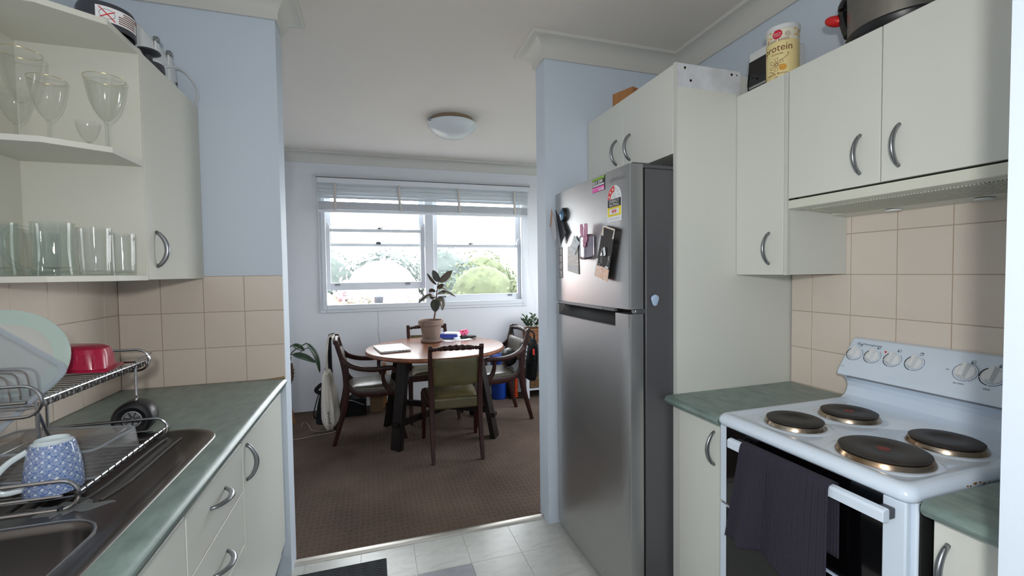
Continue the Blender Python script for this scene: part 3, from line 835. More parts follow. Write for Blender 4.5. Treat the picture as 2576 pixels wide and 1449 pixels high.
nc = thing('wall_cabinet', 'narrow cream wall cabinet with one door between the tall panel and the rangehood', 'cabinet', (1.56, 1.33, 1.34))
part(nc, 'carcass', LAM, XC + .018, 1.214, 1.340, XR - .007, 1.4465, 2.052)
front(nc, 'door', XC, XC + .016, 1.231, 1.4455, 1.340, 2.055, 1.290, 1.438, -1)
part(nc, 'filler_strip', LAMEDGE, XC + .001, 1.2145, 1.339, XC + .017, 1.229, 2.055)
hc = thing('wall_cabinet', 'cream two door wall cabinet above the rangehood', 'cabinet', (1.56, .91, 1.607))
part(hc, 'carcass', LAM, XC + .018, .612, 1.612, XR - .002, 1.2125, 2.050)
front(hc, 'door', XC, XC + .016, .9145, 1.2115, 1.609, 2.055, .970, 1.703, -1)
front(hc, 'door', XC, XC + .016, .614, .9115, 1.609, 2.055, .866, 1.703, -1)

rh = thing('rangehood', 'slim cream slide-out rangehood under the wall cabinet above the stove', 'rangehood', (1.56, .91, 1.55))
m = MB(); m.prism([(XC + .001, 1.603), (XC, 1.574), (XC + .006, 1.5715), (XC + .02, 1.5725), (XC + .02, 1.603)], .613, 1.2125, 'y'); m.build('fascia', M('hood_cream', (214, 215, 202), .35), rh, bevel=.001)
m = MB(); m.prism([(XC + .02, 1.603), (XC + .02, 1.572), (1.455, 1.569), (1.455, 1.574), (1.625, 1.565), (1.625, 1.557), (XR - .008, 1.551), (XR - .008, 1.603)], .613, 1.2125, 'y')
m.build('casing', bpy.data.materials['hood_cream'], rh)
m = MB()
for k in range(64):
    y = .64 + k * .0081
    m.prism([(1.458, 1.5665), (1.622, 1.5565), (1.622, 1.5630), (1.458, 1.5722)], y, y + .0042, 'y')
m.build('filter_grille', M('filter_grey', (214, 214, 200), .5), rh, kind='stuff')
m = MB(); m.prism([(1.456, 1.5735), (1.624, 1.5645), (1.624, 1.5635), (1.456, 1.5725)], .632, 1.165, 'y'); m.build('filter_gap_dark', DGREY, rh)  # dark sheet added so the gaps between the ribs read dark
for y in (.80, 1.03):
    m = MB(); m.tube([(1.66, y, 1.5535), (1.66, y, 1.549)], (.022), 16); m.build('lamp_lens', WHITEP, rh)
m = MB(); m.box(XC + .004, 1.185, 1.6035, XC + .02, 1.212, 1.6085); m.build('switch_slot', BLACKP, rh)

bc = thing('base_cabinet', 'narrow cream base cabinet with one door between the tall panel and the stove', 'cabinet', (1.4, 1.31, 0))
part(bc, 'carcass', LAM, 1.127, 1.177, .10, XR - .003, 1.4455, .842)
part(bc, 'kickboard', bpy.data.materials['kick_grey_green'], 1.165, 1.177, 0, 1.18, 1.4455, .10)
front(bc, 'door', 1.109, 1.125, 1.179, 1.409, .125, .838, 1.226, .748, -1)
part(bc, 'filler_strip', LAMEDGE, 1.110, 1.4105, .125, 1.125, 1.4455, .838)
def worktop_r(y0, y1, label):
    m = MB(); xf = 1.068
    m.prism([(xf + .03, .843), (xf + .012, .845), (xf + .003, .853), (xf, .861), (xf + .003, .870), (xf + .01, .876), (xf + .02, .878), (XR - .008, .878), (XR - .008, .843)], y0, y1, 'y')
    return single(m, 'worktop', WORK, label, 'worktop', (1.39, (y0 + y1) / 2, .843), ang=30, bevel=.002)
worktop_r(1.1725, 1.4455, 'short green laminate worktop between the tall panel and the stove')
worktop_r(.4105, .606, 'short green laminate worktop to the near side of the stove')
bc = thing('base_cabinet', 'cream base cabinet with one door on the near side of the stove', 'cabinet', (1.4, .51, 0))
part(bc, 'carcass', LAM, 1.127, .411, .10, XR - .003, .609, .842)
part(bc, 'kickboard', bpy.data.materials['kick_grey_green'], 1.165, .411, 0, 1.18, .609, .10)
front(bc, 'door', 1.109, 1.125, .413, .603, .125, .834, .578, .735, -1)

# ------------------------------------------------------------------ fridge
fr = thing('refrigerator', 'tall stainless two door fridge with magnets and notes on the freezer door', 'fridge', (1.3, 1.81, 0))
FX = .925; FY0, FY1 = 1.458, 2.163
def fx(y):
    t = (y - (FY0 + FY1) / 2) / ((FY1 - FY0) / 2)
    return FX - .005 * (1 - t * t)
def dpoly(y0, y1, r0=True, r1=True):
    P = []
    ys_ = [y0 + (y1 - y0) * k / 10 for k in range(11)]
    for k, y in enumerate(ys_):
        if k == 0 and r0: P += [(fx(y) + .010, y), (fx(y) + .003, y + .002), (fx(y) + .0002, y + .009)]
        elif k == 10 and r1: P += [(fx(y) + .0002, y - .009), (fx(y) + .003, y - .002), (fx(y) + .010, y)]
        else: P.append((fx(y), y))
    return P + [(.984, y1), (.984, y0)]
m = MB(); m.box(1.0, FY0 + .008, .03, 1.69, FY1 - .004, 1.752); m.build('body', FSIDE, fr, bevel=.004)
m = MB(); m.box(.982, FY0 + .012, .05, 1.001, FY1 - .012, 1.745); m.build('door_seal', BLACKM, fr)
m = MB(); m.prism(dpoly(FY0, FY1), 1.2145, 1.764); fzd = m.build('freezer_door', FRIDGE, fr, ang=40)
m = MB(); m.prism(dpoly(FY0, FY1), .035, 1.143)
m.prism(dpoly(FY0, 1.558, True, False), 1.143, 1.196); m.prism(dpoly(2.121, FY1, False, True), 1.143, 1.196)
fdd = m.build('fridge_door', FRIDGE, fr, ang=40)
m = MB(); m.prism([(.984, 1.1415), (.984, 1.196), (.962, 1.196), (.945, 1.16), (.928, 1.1435)], 1.559, 2.120, 'y'); m.build('grip_recess', BLACKP, fdd)
m = MB(); m.tube([(fx(y) - .001, y, 1.1425) for y in [1.555 + .057 * k for k in range(11)]], .0022, 6); m.build('recess_trim', GREYEMB, fdd)
m = MB()
yy = [1.560 + .056 * k for k in range(11)]
m.loops([[(fx(y) - .004, y, 1.2015), (fx(y) - .005, y, 1.2125), (fx(y) + .006, y, 1.2155), (fx(y) + .012, y, 1.2015)] for y in yy], True, True)
ht = m.build('trim_strip', GREYEMB, fzd, label='bright trim strip along the freezer door foot')
F2 = lambda u0, z0, e=.0055: (lambda x, y: (fx(u0 - x) - e, u0 - x, z0 + y))
text_part('lettering', 'DIGITAL INVERTER', .0085, F2(1.635, 1.2045), INK, fzd)
m = MB(); m.box(fx(1.65) - .0052, 1.645, 1.2035, fx(1.65) - .004, 1.650, 1.2105); m.build('mark', INK, fzd)
text_part('maker_name', 'SAMSUNG', .024, F2(1.598, 1.715, .0008), GREYEMB, fzd, sx=1.05, label='raised silver lettering')
m = MB(); m.box(.982, FY0 + .006, 1.752, 1.24, FY0 + .05, 1.766); m.box(.945, FY0 + .008, 1.7645, 1.02, FY0 + .042, 1.772); m.build('top_hinge', FSIDE, fr, bevel=.004)
m = MB(); m.box(.95, FY0 + .001, 1.196, .998, FY0 + .03, 1.2135); m.build('middle_hinge', HANDLE, fr, bevel=.003)
for y in (FY0 + .05, FY1 - .05):
    for x in (1.05, 1.62):
        m = MB(); m.lathe([(.02, 0), (.02, .02), (.014, .03)], 12, (x, y, 0)); m.build('foot', BLACKP, fr)

# ------------------------------------------------------------------ stove
st = thing('electric_stove', 'white freestanding electric stove with four black hotplates and two oven doors', 'stove', (1.38, .89, 0))
SY0, SY1 = .614, 1.168
part(st, 'body', ENAMEL, 1.092, SY0 + .008, .03, 1.70, SY1 - .008, .862, bevel=.004)
part(st, 'side_gap_shade', BLACKM, 1.098, SY0 + .004, .04, 1.69, SY0 + .0085, .858)  # matt black sheet standing in for the shade in the gap
m = MB()
def sl(i, z, r): return [(a, b, z) for a, b in rrect(1.058 + i, SY0 + i * .9, 1.70, SY1 - i * .9, r, 6)]
m.loops([sl(.006, .862, .026), sl(.001, .868, .028), sl(0, .878, .028), sl(.004, .888, .027), sl(.012, .8955, .025), sl(.022, .897, .022), sl(.034, .8955, .02), sl(.046, .8915, .018), sl(.06, .8905, .016)], True, True)
m.build('cooktop', ENAMEL, st, ang=60)
PLATE = M('iron_hotplate', (36, 33, 33), .5, var=(58, 52, 48), vscale=14, bump=.1, bscale=60, lo=.4, hi=.8)
RING = M('heat_tinted_ring', (178, 166, 150), .22, metal=1.0, var=(150, 118, 84), vscale=6)
DOT = M('hotplate_red_dot', (120, 46, 38), .6)
for x, y, r, dot in ((1.205, 1.004, .0735, 0), (1.424, 1.000, .0735, 1), (1.203, .760, .091, 1), (1.424, .752, .0735, 0)):
    m = MB()
    m.lathe([(r + .028, .8895), (r + .018, .8925), (r + .009, .8932), (r + .006, .892)], 40, (x, y, 0), cap=False); m.build('burner_collar', ENAMEL, st)
    m = MB(); m.lathe([(r * .5, .9035), (r, .906), (r + .001, .910), (r - .004, .9125), (r * .45, .9120), (r * .42, .9105), (.0005, .9105)], 44, (x, y, 0))
    h = m.build('hotplate', PLATE, st, ang=40)
    m = MB(); m.lathe([(r + .008, .8915), (r + .0078, .8945), (r + .003, .904), (r - .002, .906), (r - .004, .900)], 44, (x, y, 0), cap=False); m.build('trim_ring', RING, h)
    if dot: m = MB(); m.lathe([(.0005, .9112), (.014, .9112), (.014, .9104)], 20, (x, y, 0)); m.build('red_dot', DOT, h)
m = MB()
bp = [(1.600, .888), (1.622, .894), (1.638, .903), (1.648, .918), (1.652, .934), (1.648, .950), (1.636, .964), (1.618, .974), (1.604, .977), (1.601, .981), (1.601, .988), (1.605, .997), (1.674, 1.094), (1.682, 1.103), (1.692, 1.107), (1.704, 1.107), (1.704, .888)]
m.prism(bp, SY0, SY1, 'y'); bgd = m.build('backguard', ENAMEL, st, ang=25, bevel=.003)
pn_dir = Vector((.069, 0, .097)).normalized(); pn_n = Vector((-.097, 0, .069)).normalized()
pn_o = Vector((1.605, 0, .997))
def on_panel(y, s, e=0.0): return pn_o + pn_dir * s + pn_n * e + Vector((0, y, 0))
def panel_fn(y0, s0, e=.0006): return lambda x, yv: tuple(on_panel(y0 - x, s0 + yv, e))
m = MB(); m.box(1.599, SY0 + .02, .9755, 1.606, SY1 - .035, .9785); m.build('shadow_line', INKG, bgd)
KN = [1.138, 1.079, 1.017, .954, .826, .765]
for k, y in enumerate(KN):
    s0 = .070 if k < 4 else .068; big = 1.0 if k < 4 else 1.12
    B = Matrix.Translation(on_panel(y, s0)) @ Matrix((( 0, pn_dir.x, pn_n.x, 0), (-1, pn_dir.y, pn_n.y, 0), (0, pn_dir.z, pn_n.z, 0), (0, 0, 0, 1)))
    m = MB(); m.lathe([(.0215 * big, .0005), (.0215 * big, .004), (.020 * big, .006), (.0005, .0065)], 28, Mx=B); kb = m.build('knob', WHITEP, st, ang=30)
    m = MB()
    w0, w1 = .0075 * big, .0055 * big; L1 = .021 * big; R45 = Matrix.Rotation(radians(-3), 4, 'Z')
    lo_ = [(-w0, -L1, .006), (w0, -L1, .006), (w0, L1 + .001, .006), (-w0, L1 + .001, .006)]
    hi_ = [(-w1, -L1 * .82, .021), (w1, -L1 * .82, .021), (w1 * .8, L1 * 1.02, .021), (-w1 * .8, L1 * 1.02, .021)]
    m.loops([lo_, hi_], True, True, Mx=B @ R45); m.build('grip', WHITEP, kb, bevel=.0015)
    m = MB()
    for a0, a1, th in (((-2.9, -1.75, .0011), (-1.65, -.3, .0007), (-.2, .9, .0005), (2.2, 3.3, .0015)) if k != 4 else ((-pi, pi, .0006),)):
        pts = [(.0262 * big * cos(a0 + (a1 - a0) * q / 14), .0262 * big * sin(a0 + (a1 - a0) * q / 14), .0006) for q in range(15)]
        m.tube(pts, th, 4, Mx=B)
    m.build('dial_marking', INK, st)
    m = MB()
    for (ax, ay, bx_, by) in ((.004, .031, .013, .031), (.013, .031, .013, .040), (.013, .040, .004, .040), (.004, .040, .004, .031)):
        m.tube([(ax, ay, .0006), (bx_, by, .0006)], .0005, 4, Mx=B)
    q = (.0095, .0375) if k in (0, 3) else (.007, .034)
    m.lathe([(.0005, .0008), (.0019, .0008), (.0019, .0002)], 10, (q[0], q[1], 0), Mx=B)
    m.build('burner_symbol', INK, st)
m = MB(); m.ball(tuple(on_panel(1.046, .094)), .0036, 10, 6); m.build('pilot_light', LRED, st)
text_part('maker_name', 'Westinghouse', .0105, panel_fn(1.128, .109), INK, st, sx=1.05)
m = MB()
m.tube([tuple(on_panel(1.139 + .0052 * cos(a), .1125 + .0052 * sin(a), .0006)) for a in [2 * pi * q / 16 for q in range(16)]], .0005, 4, closed=True)
m.tube([tuple(on_panel(1.139 - dx, .1125 + dz, .0006)) for dx, dz in ((-.003, .002), (-.0015, -.002), (0, .0015), (.0015, -.002), (.003, .002))], .0005, 4)
m.build('maker_emblem', INK, st)
text_part('dial_lettering', '20 MIN', .0075, panel_fn(.843, .026), INK, st, sx=1.1)
text_part('dial_lettering', '450', .0060, panel_fn(.872, .066), INK, st); text_part('dial_lettering', '10', .0060, panel_fn(.793, .082), INK, st); text_part('dial_lettering', '15', .0060, panel_fn(.790, .066), INK, st)
text_part('dial_lettering', 'OVEN', .0060, panel_fn(1.166, .012), INKG, st); text_part('dial_lettering', 'MED', .0075, panel_fn(.775, .024), INK, st); text_part('dial_lettering', 'LOW', .0060, panel_fn(.799, .074), INK, st)
m = MB()
for a in [radians(d) for d in range(-60, 80, 12)]:
    c0 = on_panel(.826, .068)
    m.tube([tuple(c0 + Vector((0, -1, 0)) * r * cos(a) + pn_dir * r * sin(a) + pn_n * .0006) for r in (.031, .034)], .0004, 4)
m.build('dial_tick', INK, st)
def oven_door(z0, z1, hz, gz0, gz1):
    d = part(st, 'oven_door', ENAMEL, 1.074, .632, z0, 1.091, 1.163, z1, bevel=.004)
    part(d, 'glass', OVENGLASS, 1.0722, .677, gz0, 1.0745, 1.133, gz1)
    for y in (1.068, .664):
        m = MB(); m.box(1.036, y - .012, hz - .014, 1.074, y + .012, hz + .010); m.build('handle_bracket', DGREY, d, bevel=.003)
    m = MB(); m.prism([(1.028, hz - .013), (1.046, hz - .016), (1.049, hz - .013), (1.049, hz + .012), (1.044, hz + .016), (1.032, hz + .014), (1.028, hz + .010)], .648, 1.085, 'y')
    m.build('handle', ENAMEL, d, bevel=.002)
    return d
oven_door(.606, .858, .828, .608, .857)
oven_door(.105, .598, .576, .118, .597)
m = MB(); m.box(1.080, 1.125, .5985, 1.092, 1.158, .6055); m.build('door_catch', CHROME, st)
m = MB(); m.box(1.12, SY0 + .02, 0, 1.68, SY1 - .02, .031); m.build('plinth', BLACKM, st)
RUST = M('rust_spot', (140, 92, 40), .9)
m = MB()
for k in range(6): m.ball((1.235 + k * .017 + random.uniform(-.006, .006), SY0 + .0005, .876 + random.uniform(-.003, .003)), (random.uniform(.003, .008), .0012, random.uniform(.0015, .004)), 8, 5)
m.build('rust_chip', RUST, st)

# tea towel over the oven handle
def towel():
    m = MB(); nu, nv = 120, 64
    def fn(u, v):
        # v: 0 behind the bar at the bottom, over the bar, 1 at the front hem
        yt = 1.028 + (.762 - 1.028) * u; yb = 1.068 + (.760 - 1.068) * u
        fold = .030 * sin((u - .13) * 17) * max(0, 1 - abs(u - .22) / .30) + .006 * sin(u * 9 + .6)
        rib = .0016 * sin(u * 2 * pi * 34)
        hz = .828
        if v < .28:
            k = v / .28; z = .66 + (hz + .008 - .66) * k; x = 1.056 + .0 * k; y = yt; x += rib * .5 + .002
        elif v < .36:
            k = (v - .28) / .08; a = pi * k; x = 1.039 + .0165 * cos(a) - .001; z = hz + .011 + .011 * sin(a); y = yt; x += rib * (k)
        else:
            k = (v - .36) / .64; bot = .548 + .020 * sin(u * 5.0) - .006 * u
            z = hz + .011 + (bot - hz - .011) * k; y = yt + (yb - yt) * k
            x = 1.0205 - fold * (k ** .7) - .010 * k + rib
            y += .010 * sin(u * 12 + 2) * k * (1 - u)
        return (x, y, z)
    m.grid(fn, nu, nv)
    return single(m, 'tea_towel', TOWEL, 'dark ribbed tea towel hanging over the oven door handle', 'towel', (1.03, .9, .55), solid=.005, ang=80)
towel()
# rug on the vinyl
m = MB(); m.box(-.375, 1.30, .0, .034, 2.158, .008)
single(m, 'floor_mat', RUG, 'charcoal chevron weave floor mat on the vinyl tiles', 'mat', (-.17, 1.73, 0), bevel=.003)
# ------------------------------------------------------------------ dining room
# ceiling light
cl = thing('ceiling_light', 'round frosted glass dome light on the dining room ceiling', 'lamp', (.625, 3.50, ZC))
m = MB(); m.lathe([(.165, 0), (.168, -.022), (.160, -.028), (.02, -.028)], 40, (.625, 3.50, ZC)); m.build('base', M('lamp_base_tan', (150, 130, 108), .45), cl)
FROST = M('frosted_dome_glass', (214, 220, 222), .25)
m = MB(); m.lathe([(.190, -.036), (.192, -.042), (.186, -.056), (.168, -.082), (.140, -.108), (.10, -.130), (.05, -.145), (.0005, -.149)], 44, (.625, 3.50, ZC)); m.lathe([(.190, -.036), (.170, -.034), (.15, -.04)], 44, (.625, 3.50, ZC), cap=False)
m.build('dome', FROST, cl)
m = MB(); a = radians(200); m.ball((.625 + .186 * cos(a), 3.50 + .186 * sin(a), ZC - .034), (.026, .02, .016), 10, 6); m.build('clip', HANDLE, cl)

# round table on splayed plank legs
TX, TY = .51, 3.81
tb = thing('dining_table', 'round worn wooden dining table on dark splayed plank legs', 'table', (TX, TY, 0))
m = MB(); m.lathe([(.0005, .705), (.565, .705), (.578, .709), (.583, .72), (.581, .733), (.574, .7395), (.0005, .740)], 72, (TX, TY, 0)); m.build('tabletop', TABLE, tb, ang=30)
m = MB(); m.box(TX - .30, TY - .045, .665, TX + .30, TY + .045, .705); m.box(TX - .045, TY - .30, .660, TX + .045, TY + .30, .7045); m.build('underframe', OAKD, tb)
ft = [(-.36, -.31), (.43, -.30), (-.40, .30), (.40, .31)]
hp = [(-.285, -.20), (.32, -.20), (-.29, .20), (.29, .20)]
for (fx_, fy_), (hx, hy) in zip(ft, hp):
    d = Vector((fx_, fy_, 0)).normalized(); sd = Vector((-d.y, d.x, 0)) if True else None
    m = MB(); L = []
    for (px, py, z) in ((fx_, fy_, 0.0), (hx, hy, .705)):
        c0 = Vector((TX + px, TY + py, z))
        L.append([c0 + sd * a + d * b for a, b in ((.05, .021), (-.05, .021), (-.05, -.021), (.05, -.021))])
    m.loops(L, True, True); lg = m.build('leg', OAKD, tb, bevel=.003)
    t = .27; c0 = Vector((TX + fx_ + (hx - fx_) * t, TY + fy_ + (hy - fy_) * t, .19)) + d * .018
    m = MB(); m.box(-.012, -.03, -.016, .03, .03, .016, Mx=Matrix.Translation(c0) @ Matrix.Rotation(atan2(d.y, d.x), 4, 'Z')); m.build('peg', OAKD, lg, bevel=.003)
for a, b, z in ((0, 3, .19), (1, 2, .225)):
    P = [Vector((TX + ft[i][0] * .82 + hp[i][0] * .18, TY + ft[i][1] * .82 + hp[i][1] * .18, z)) for i in (a, b)]
    m = MB(); m.tube(P, (.024, .016), sec=RECT, up=(0, 0, 1)); m.build('stretcher', OAKD, tb, bevel=.003)

# ---- chairs, built facing +y around their own base
def twist(t, k, a): return 1 + a * cos(4 * t + k)
def chair(name, label, arms, leather, group):
    root = thing(name, label, 'chair', (0, 0, 0), group)
    wr, wf = (.178, .215) if not arms else (.20, .245)
    # carved top rail: turned beads and a rope twist
    def top_rail(w):
        m = MB(); n = 16; pts = []; rows = 72; vs = []
        for j in range(rows + 1):
            u = -1 + 2 * j / rows; x = u * w
            c0 = Vector((x, -.252 - .022 * (1 - u * u), .812 + .014 * (1 - u * u)))
            au = abs(u)
            if au < .58: r = .0155 + .004 * (1 - (u / .58) ** 2); tw = .14; k = u * 26
            elif au < .62: r = .019; tw = 0; k = 0
            else:
                r = .0095 + .0065 * abs(sin((au - .62) / .38 * pi * 3)); tw = 0; k = 0
            for i in range(n):
                t = 2 * pi * i / n; rr = r * twist(t, k, tw)
                vs.append(c0 + Vector((0, rr * cos(t), rr * sin(t))))
        fs = [(j * n + i, j * n + (i + 1) % n, (j + 1) * n + (i + 1) % n, (j + 1) * n + i) for j in range(rows) for i in range(n)]
        fs += [tuple(range(n)), tuple(rows * n + i for i in range(n))]
        m.add(vs, fs); return m
    top_rail(wr + .004).build('top_rail', WOODD, root, ang=45)
    for s in (-1, 1):
        # rear leg and back post in one swept sabre curve
        P = [(s * wr, -.30 if not arms else -.295, 0), (s * wr, -.255, .14), (s * wr, -.212, .30), (s * wr, -.195, .43), (s * (wr + .003), -.200, .56), (s * (wr + .006), -.222, .68), (s * (wr + .008), -.250, .78), (s * (wr + .008), -.262, .828)]
        Q = bez(P, 5); R = interp([(.013, .015), (.016, .018), (.018, .024), (.019, .026), (.018, .022), (.016, .019), (.016, .018), (.014, .018)], len(Q))
        m = MB(); m.tube(Q, R, sec=RRECT, up=(1, 0, 0)); m.build('back_leg', WOODD, root, ang=50)
        m = MB(); m.tube([(s * (wr + .008 - .014), -.265, .826), (s * (wr + .008 + .014), -.265, .826)], .02, 14); m.build('scroll_end', WOODD, root)
        P = [(s * (wf + .002), .245, 0), (s * wf, .212, .16), (s * wf, .198, .30), (s * wf, .198, .40)] if not arms else [(s * wf, .262, 0), (s * wf, .225, .13), (s * wf, .200, .28), (s * wf, .196, .41)]
        Q = bez(P, 5); R = interp([(.013, .014), (.016, .017), (.020, .022), (.021, .024)], len(Q))
        m = MB(); m.tube(Q, R, sec=RRECT, up=(1, 0, 0)); m.build('front_leg', WOODD, root, ang=50)
        # side rail sweeping up into the post
        P = [(s * (wr - .0), -.205, .56), (s * wr, -.178, .47), (s * (wr + .006), -.12, .412), (s * (wr + .02), .0, .395), (s * (wf - .006), .12, .40), (s * wf, .200, .405)] if arms else [(s * wr, -.20, .40), (s * (wr + .01), -.1, .392), (s * (wf - .01), .1, .395), (s * wf, .20, .40)]
        Q = bez(P, 5); m = MB(); m.tube(Q, interp([(.016, .012), (.016, .022), (.016, .028), (.016, .028)], len(Q)), sec=RRECT, up=(1, 0, 0)); m.build('side_rail', WOODD, root, ang=50)
    m = MB(); m.box(-wf, .180, .375, wf, .212, .43); m.build('front_rail', WOODD, root, bevel=.005)
    if arms: m = MB(); m.box(-wr, -.215, .375, wr, -.185, .42); m.build('rear_rail', WOODD, root, bevel=.005)
    else: m = MB(); m.box(-wr + .012, -.212, .362, wr - .012, -.165, .446); m.build('rear_rail', leather, root, bevel=.016, seg=4, label='rear seat rail covered in olive leather')
    # seat cushion
    rows = []
    def seat(u, v, lower=False):
        y = -.182 + .382 * v; w = (wr - .014) + (wf - wr) * v
        x = (2 * u - 1) * w
        e = max(0, 1 - (abs(2 * u - 1)) ** 5) * max(0, 1 - abs(2 * v - 1) ** 5)
        z = .418 + .044 * e ** .5 + .005 * e * sin(x * 16 + 1) * cos(y * 11)
        return (x, y, z)
    m = MB(); m.grid(seat, 24, 22); m.build('seat', leather, root, solid=.006, ang=80)
    # padded back
    def back(u, v, off):
        x = (2 * u - 1) * (wr - .012); z = .535 + .205 * v
        b = -.198 - .030 * ((z - .535) / .2) - .016 * (1 - (2 * u - 1) ** 2)
        e = (max(0, 1 - abs(2 * u - 1) ** 6) * max(0, 1 - abs(2 * v - 1) ** 6)) ** .5
        return (x, b + off * e * .022 + (.004 if off > 0 else -.004), z + .006 * (2 * u - 1) ** 2)
    m = MB(); m.grid(lambda u, v: back(u, v, 1), 16, 12); m.grid(lambda u, v: back(u, v, -.3), 16, 12)
    bk = m.build('backrest', leather, root, ang=60, flip=True)
    m = MB()
    for s in (-1, 1):
        for k in range(15):
            x, y, z = back(0 if s < 0 else 1, (k + .5) / 15, -.3); m.ball((x - s * .008, y - .003, z), (.0038, .003, .0038), 6, 4)
    m.build('nail_trim', NAIL, bk, kind='stuff')
    if arms:
        for s in (-1, 1):
            P = [(s * (wr + .004), -.222, .69), (s * (wr + .022), -.175, .645), (s * (wr + .045), -.09, .612), (s * (wr + .062), .02, .598), (s * (wr + .066), .11, .602), (s * (wr + .066), .165, .600), (s * (wr + .066), .188, .584), (s * (wr + .066), .178, .566), (s * (wr + .066), .160, .570)]
            Q = bez(P, 6); m = MB(); m.tube(Q, interp([(.014, .020), (.017, .021), (.020, .020), (.022, .019), (.022, .019), (.022, .016), (.022, .014), (.022, .012), (.022, .009)], len(Q)), sec=RRECT, up=(1, 0, 0)); m.build('armrest', WOODD, root, ang=50)
            P = [(s * (wr + .064), .095, .598), (s * (wr + .055), .085, .54), (s * (wr + .046), .10, .47), (s * (wf + .004), .15, .405)]
            Q = bez(P, 6); m = MB(); m.tube(Q, interp([(.016, .018), (.014, .015), (.016, .018), (.016, .024)], len(Q)), sec=RRECT, up=(1, 0, 0)); m.build('arm_support', WOODD, root, ang=50)
    return root
def setchair(o, x, y, deg):
    o.location = (x, y, 0); o.rotation_euler = (0, 0, radians(deg))
cA = chair('dining_chair', 'dark wood side chair with olive leather back turned to the kitchen', False, OLIVE, 'chairs round the dining table')
cF = copy_tree(cA); setchair(cF, .522, 4.30, 181)
cF['label'] = 'dark wood side chair behind the clay plant pot, facing the kitchen'
setchair(cA, .580, 3.425, -3.0)
cL = chair('dining_armchair', 'dark wood armchair with the tote bag hung behind its back', True, GREYL, 'chairs round the dining table')
cR = copy_tree(cL); setchair(cR, 1.080, 4.015, 93.5)
cR['label'] = 'dark wood armchair with a black mesh bag on its back, beside the wicker drawers'
setchair(cL, -.035, 3.965, -87.0)

# ---- on the table
ZT = .7405
lap = thing('laptop', 'closed silver laptop on the dining table', 'laptop', (.14, 3.775, ZT))
B = Matrix.Translation((.14, 3.775, ZT)) @ Matrix.Rotation(atan2(-.985, .17), 4, 'Z')
def slab(l, w_, z0, z1, r=.012): 
    q = rrect(-l / 2, -w_ / 2, l / 2, w_ / 2, r, 4); mm = MB()
    mm.loops([[(a, b, z0) for a, b in q], [(a, b, z1) for a, b in q]], True, True, Mx=B); return mm
SILV = M('laptop_silver', (208, 208, 210), .3, metal=.6)
slab(.345, .24, .002, .011).build('base', SILV, lap, bevel=.0015); slab(.345, .24, .0115, .0165).build('lid', SILV, lap, bevel=.0015)
m = MB(); q = [(.016 * cos(a) * (1 - .12 * sin(a) ** 8), .018 * sin(a), .0168) for a in [2 * pi * k / 20 for k in range(20)]]
m.add(q, [tuple(range(20))], B); m.add([(.0, .022, .0168), (.004, .03, .0168), (.009, .032, .0168), (.006, .024, .0168)], [(0, 1, 2, 3)], B); m.build('emblem', INKG, lap, flip=True)
m = MB()
for k in range(3): m.box(.1728, .02 + k * .025, .005, .1732, .034 + k * .025, .009, Mx=B)
m.build('port', BLACKP, lap)
m = MB()
for a, b in ((-.15, -.1), (.15, -.1), (.15, .1), (-.15, .1)): m.lathe([(.008, 0), (.008, .0022)], 8, (a, b, 0), Mx=B)
m.build('rubber_foot', BLACKP, lap)

PX, PY = .500, 4.065
pot = thing('potted_rubber_plant', 'rubber plant in a weathered clay pot and saucer on the dining table', 'plant', (PX, PY, ZT))
m = MB(); m.lathe([(.0005, .004), (.080, .0), (.092, .006), (.096, .026), (.090, .028), (.084, .012), (.0005, .010)], 40, (PX, PY, ZT)); m.build('saucer', TERRA, pot, ang=40)
m = MB(); m.lathe([(.0005, .0125), (.070, .0125), (.074, .018), (.095, .150), (.108, .152), (.1125, .156), (.115, .196), (.110, .202), (.102, .200), (.099, .17), (.097, .15)], 44, (PX, PY, ZT)); m.build('pot', TERRA, pot, ang=40)
m = MB(); m.lathe([(.0005, .182), (.06, .180), (.100, .176)], 30, (PX, PY, ZT)); m.build('soil', SOIL, pot)
def pxy(px, py, Y):
    """a point of the dining plane at depth Y, measured off the survey of the view"""
    d = _f + (px - 1288) / 1113.28 * _r - (py - 724.5) / 1113.28 * _u
    d = d * (Y / d.y); return Vector((d.x, d.y, d.z + CAM_H))
zz = lambda zx, zy, Y: pxy(1010 + zx / 6.036, 660 + zy / 6.036, Y)
stem = [zz(485, 905, PY), zz(512, 750, PY), zz(530, 520, PY), zz(545, 400, PY), zz(562, 290, PY)]
m = MB(); m.tube(bez(stem, 6), interp([.0085, .007, .0055, .0045, .003], 25), 8); m.build('stem', STEM, pot)
def leaf(parent, base, tip, width, nrm, mat, mid=None, cup=.12, name='leaf', n=10):
    base, tip = Vector(base), Vector(tip); nrm = Vector(nrm)
    mid = Vector(mid) if mid is not None else (base + tip) / 2
    P = bez([base, mid, tip], n // 2); L = len(P) - 1
    m = MB(); vs = []
    for i, p in enumerate(P):
        t = i / L
        tan = (P[min(i + 1, L)] - P[max(i - 1, 0)]).normalized()
        sd = tan.cross(nrm).normalized(); nn = sd.cross(tan)
        wv = width / 2 * (sin(pi * min(1, t ** .85)) ** .8 if 0 < t < 1 else 0.03) 
        for u in (-1, -.5, 0, .5, 1):
            vs.append(p + sd * wv * u + nn * (abs(u) * cup * wv * 2 - (.0012 if u == 0 else 0)))
    fs = [(i * 5 + j, i * 5 + j + 1, (i + 1) * 5 + j + 1, (i + 1) * 5 + j) for i in range(L) for j in range(4)]
    m.add(vs, fs); return m.build(name, mat, parent, solid=.0012, ang=80)
cv = Vector((-.1, -1, .05))
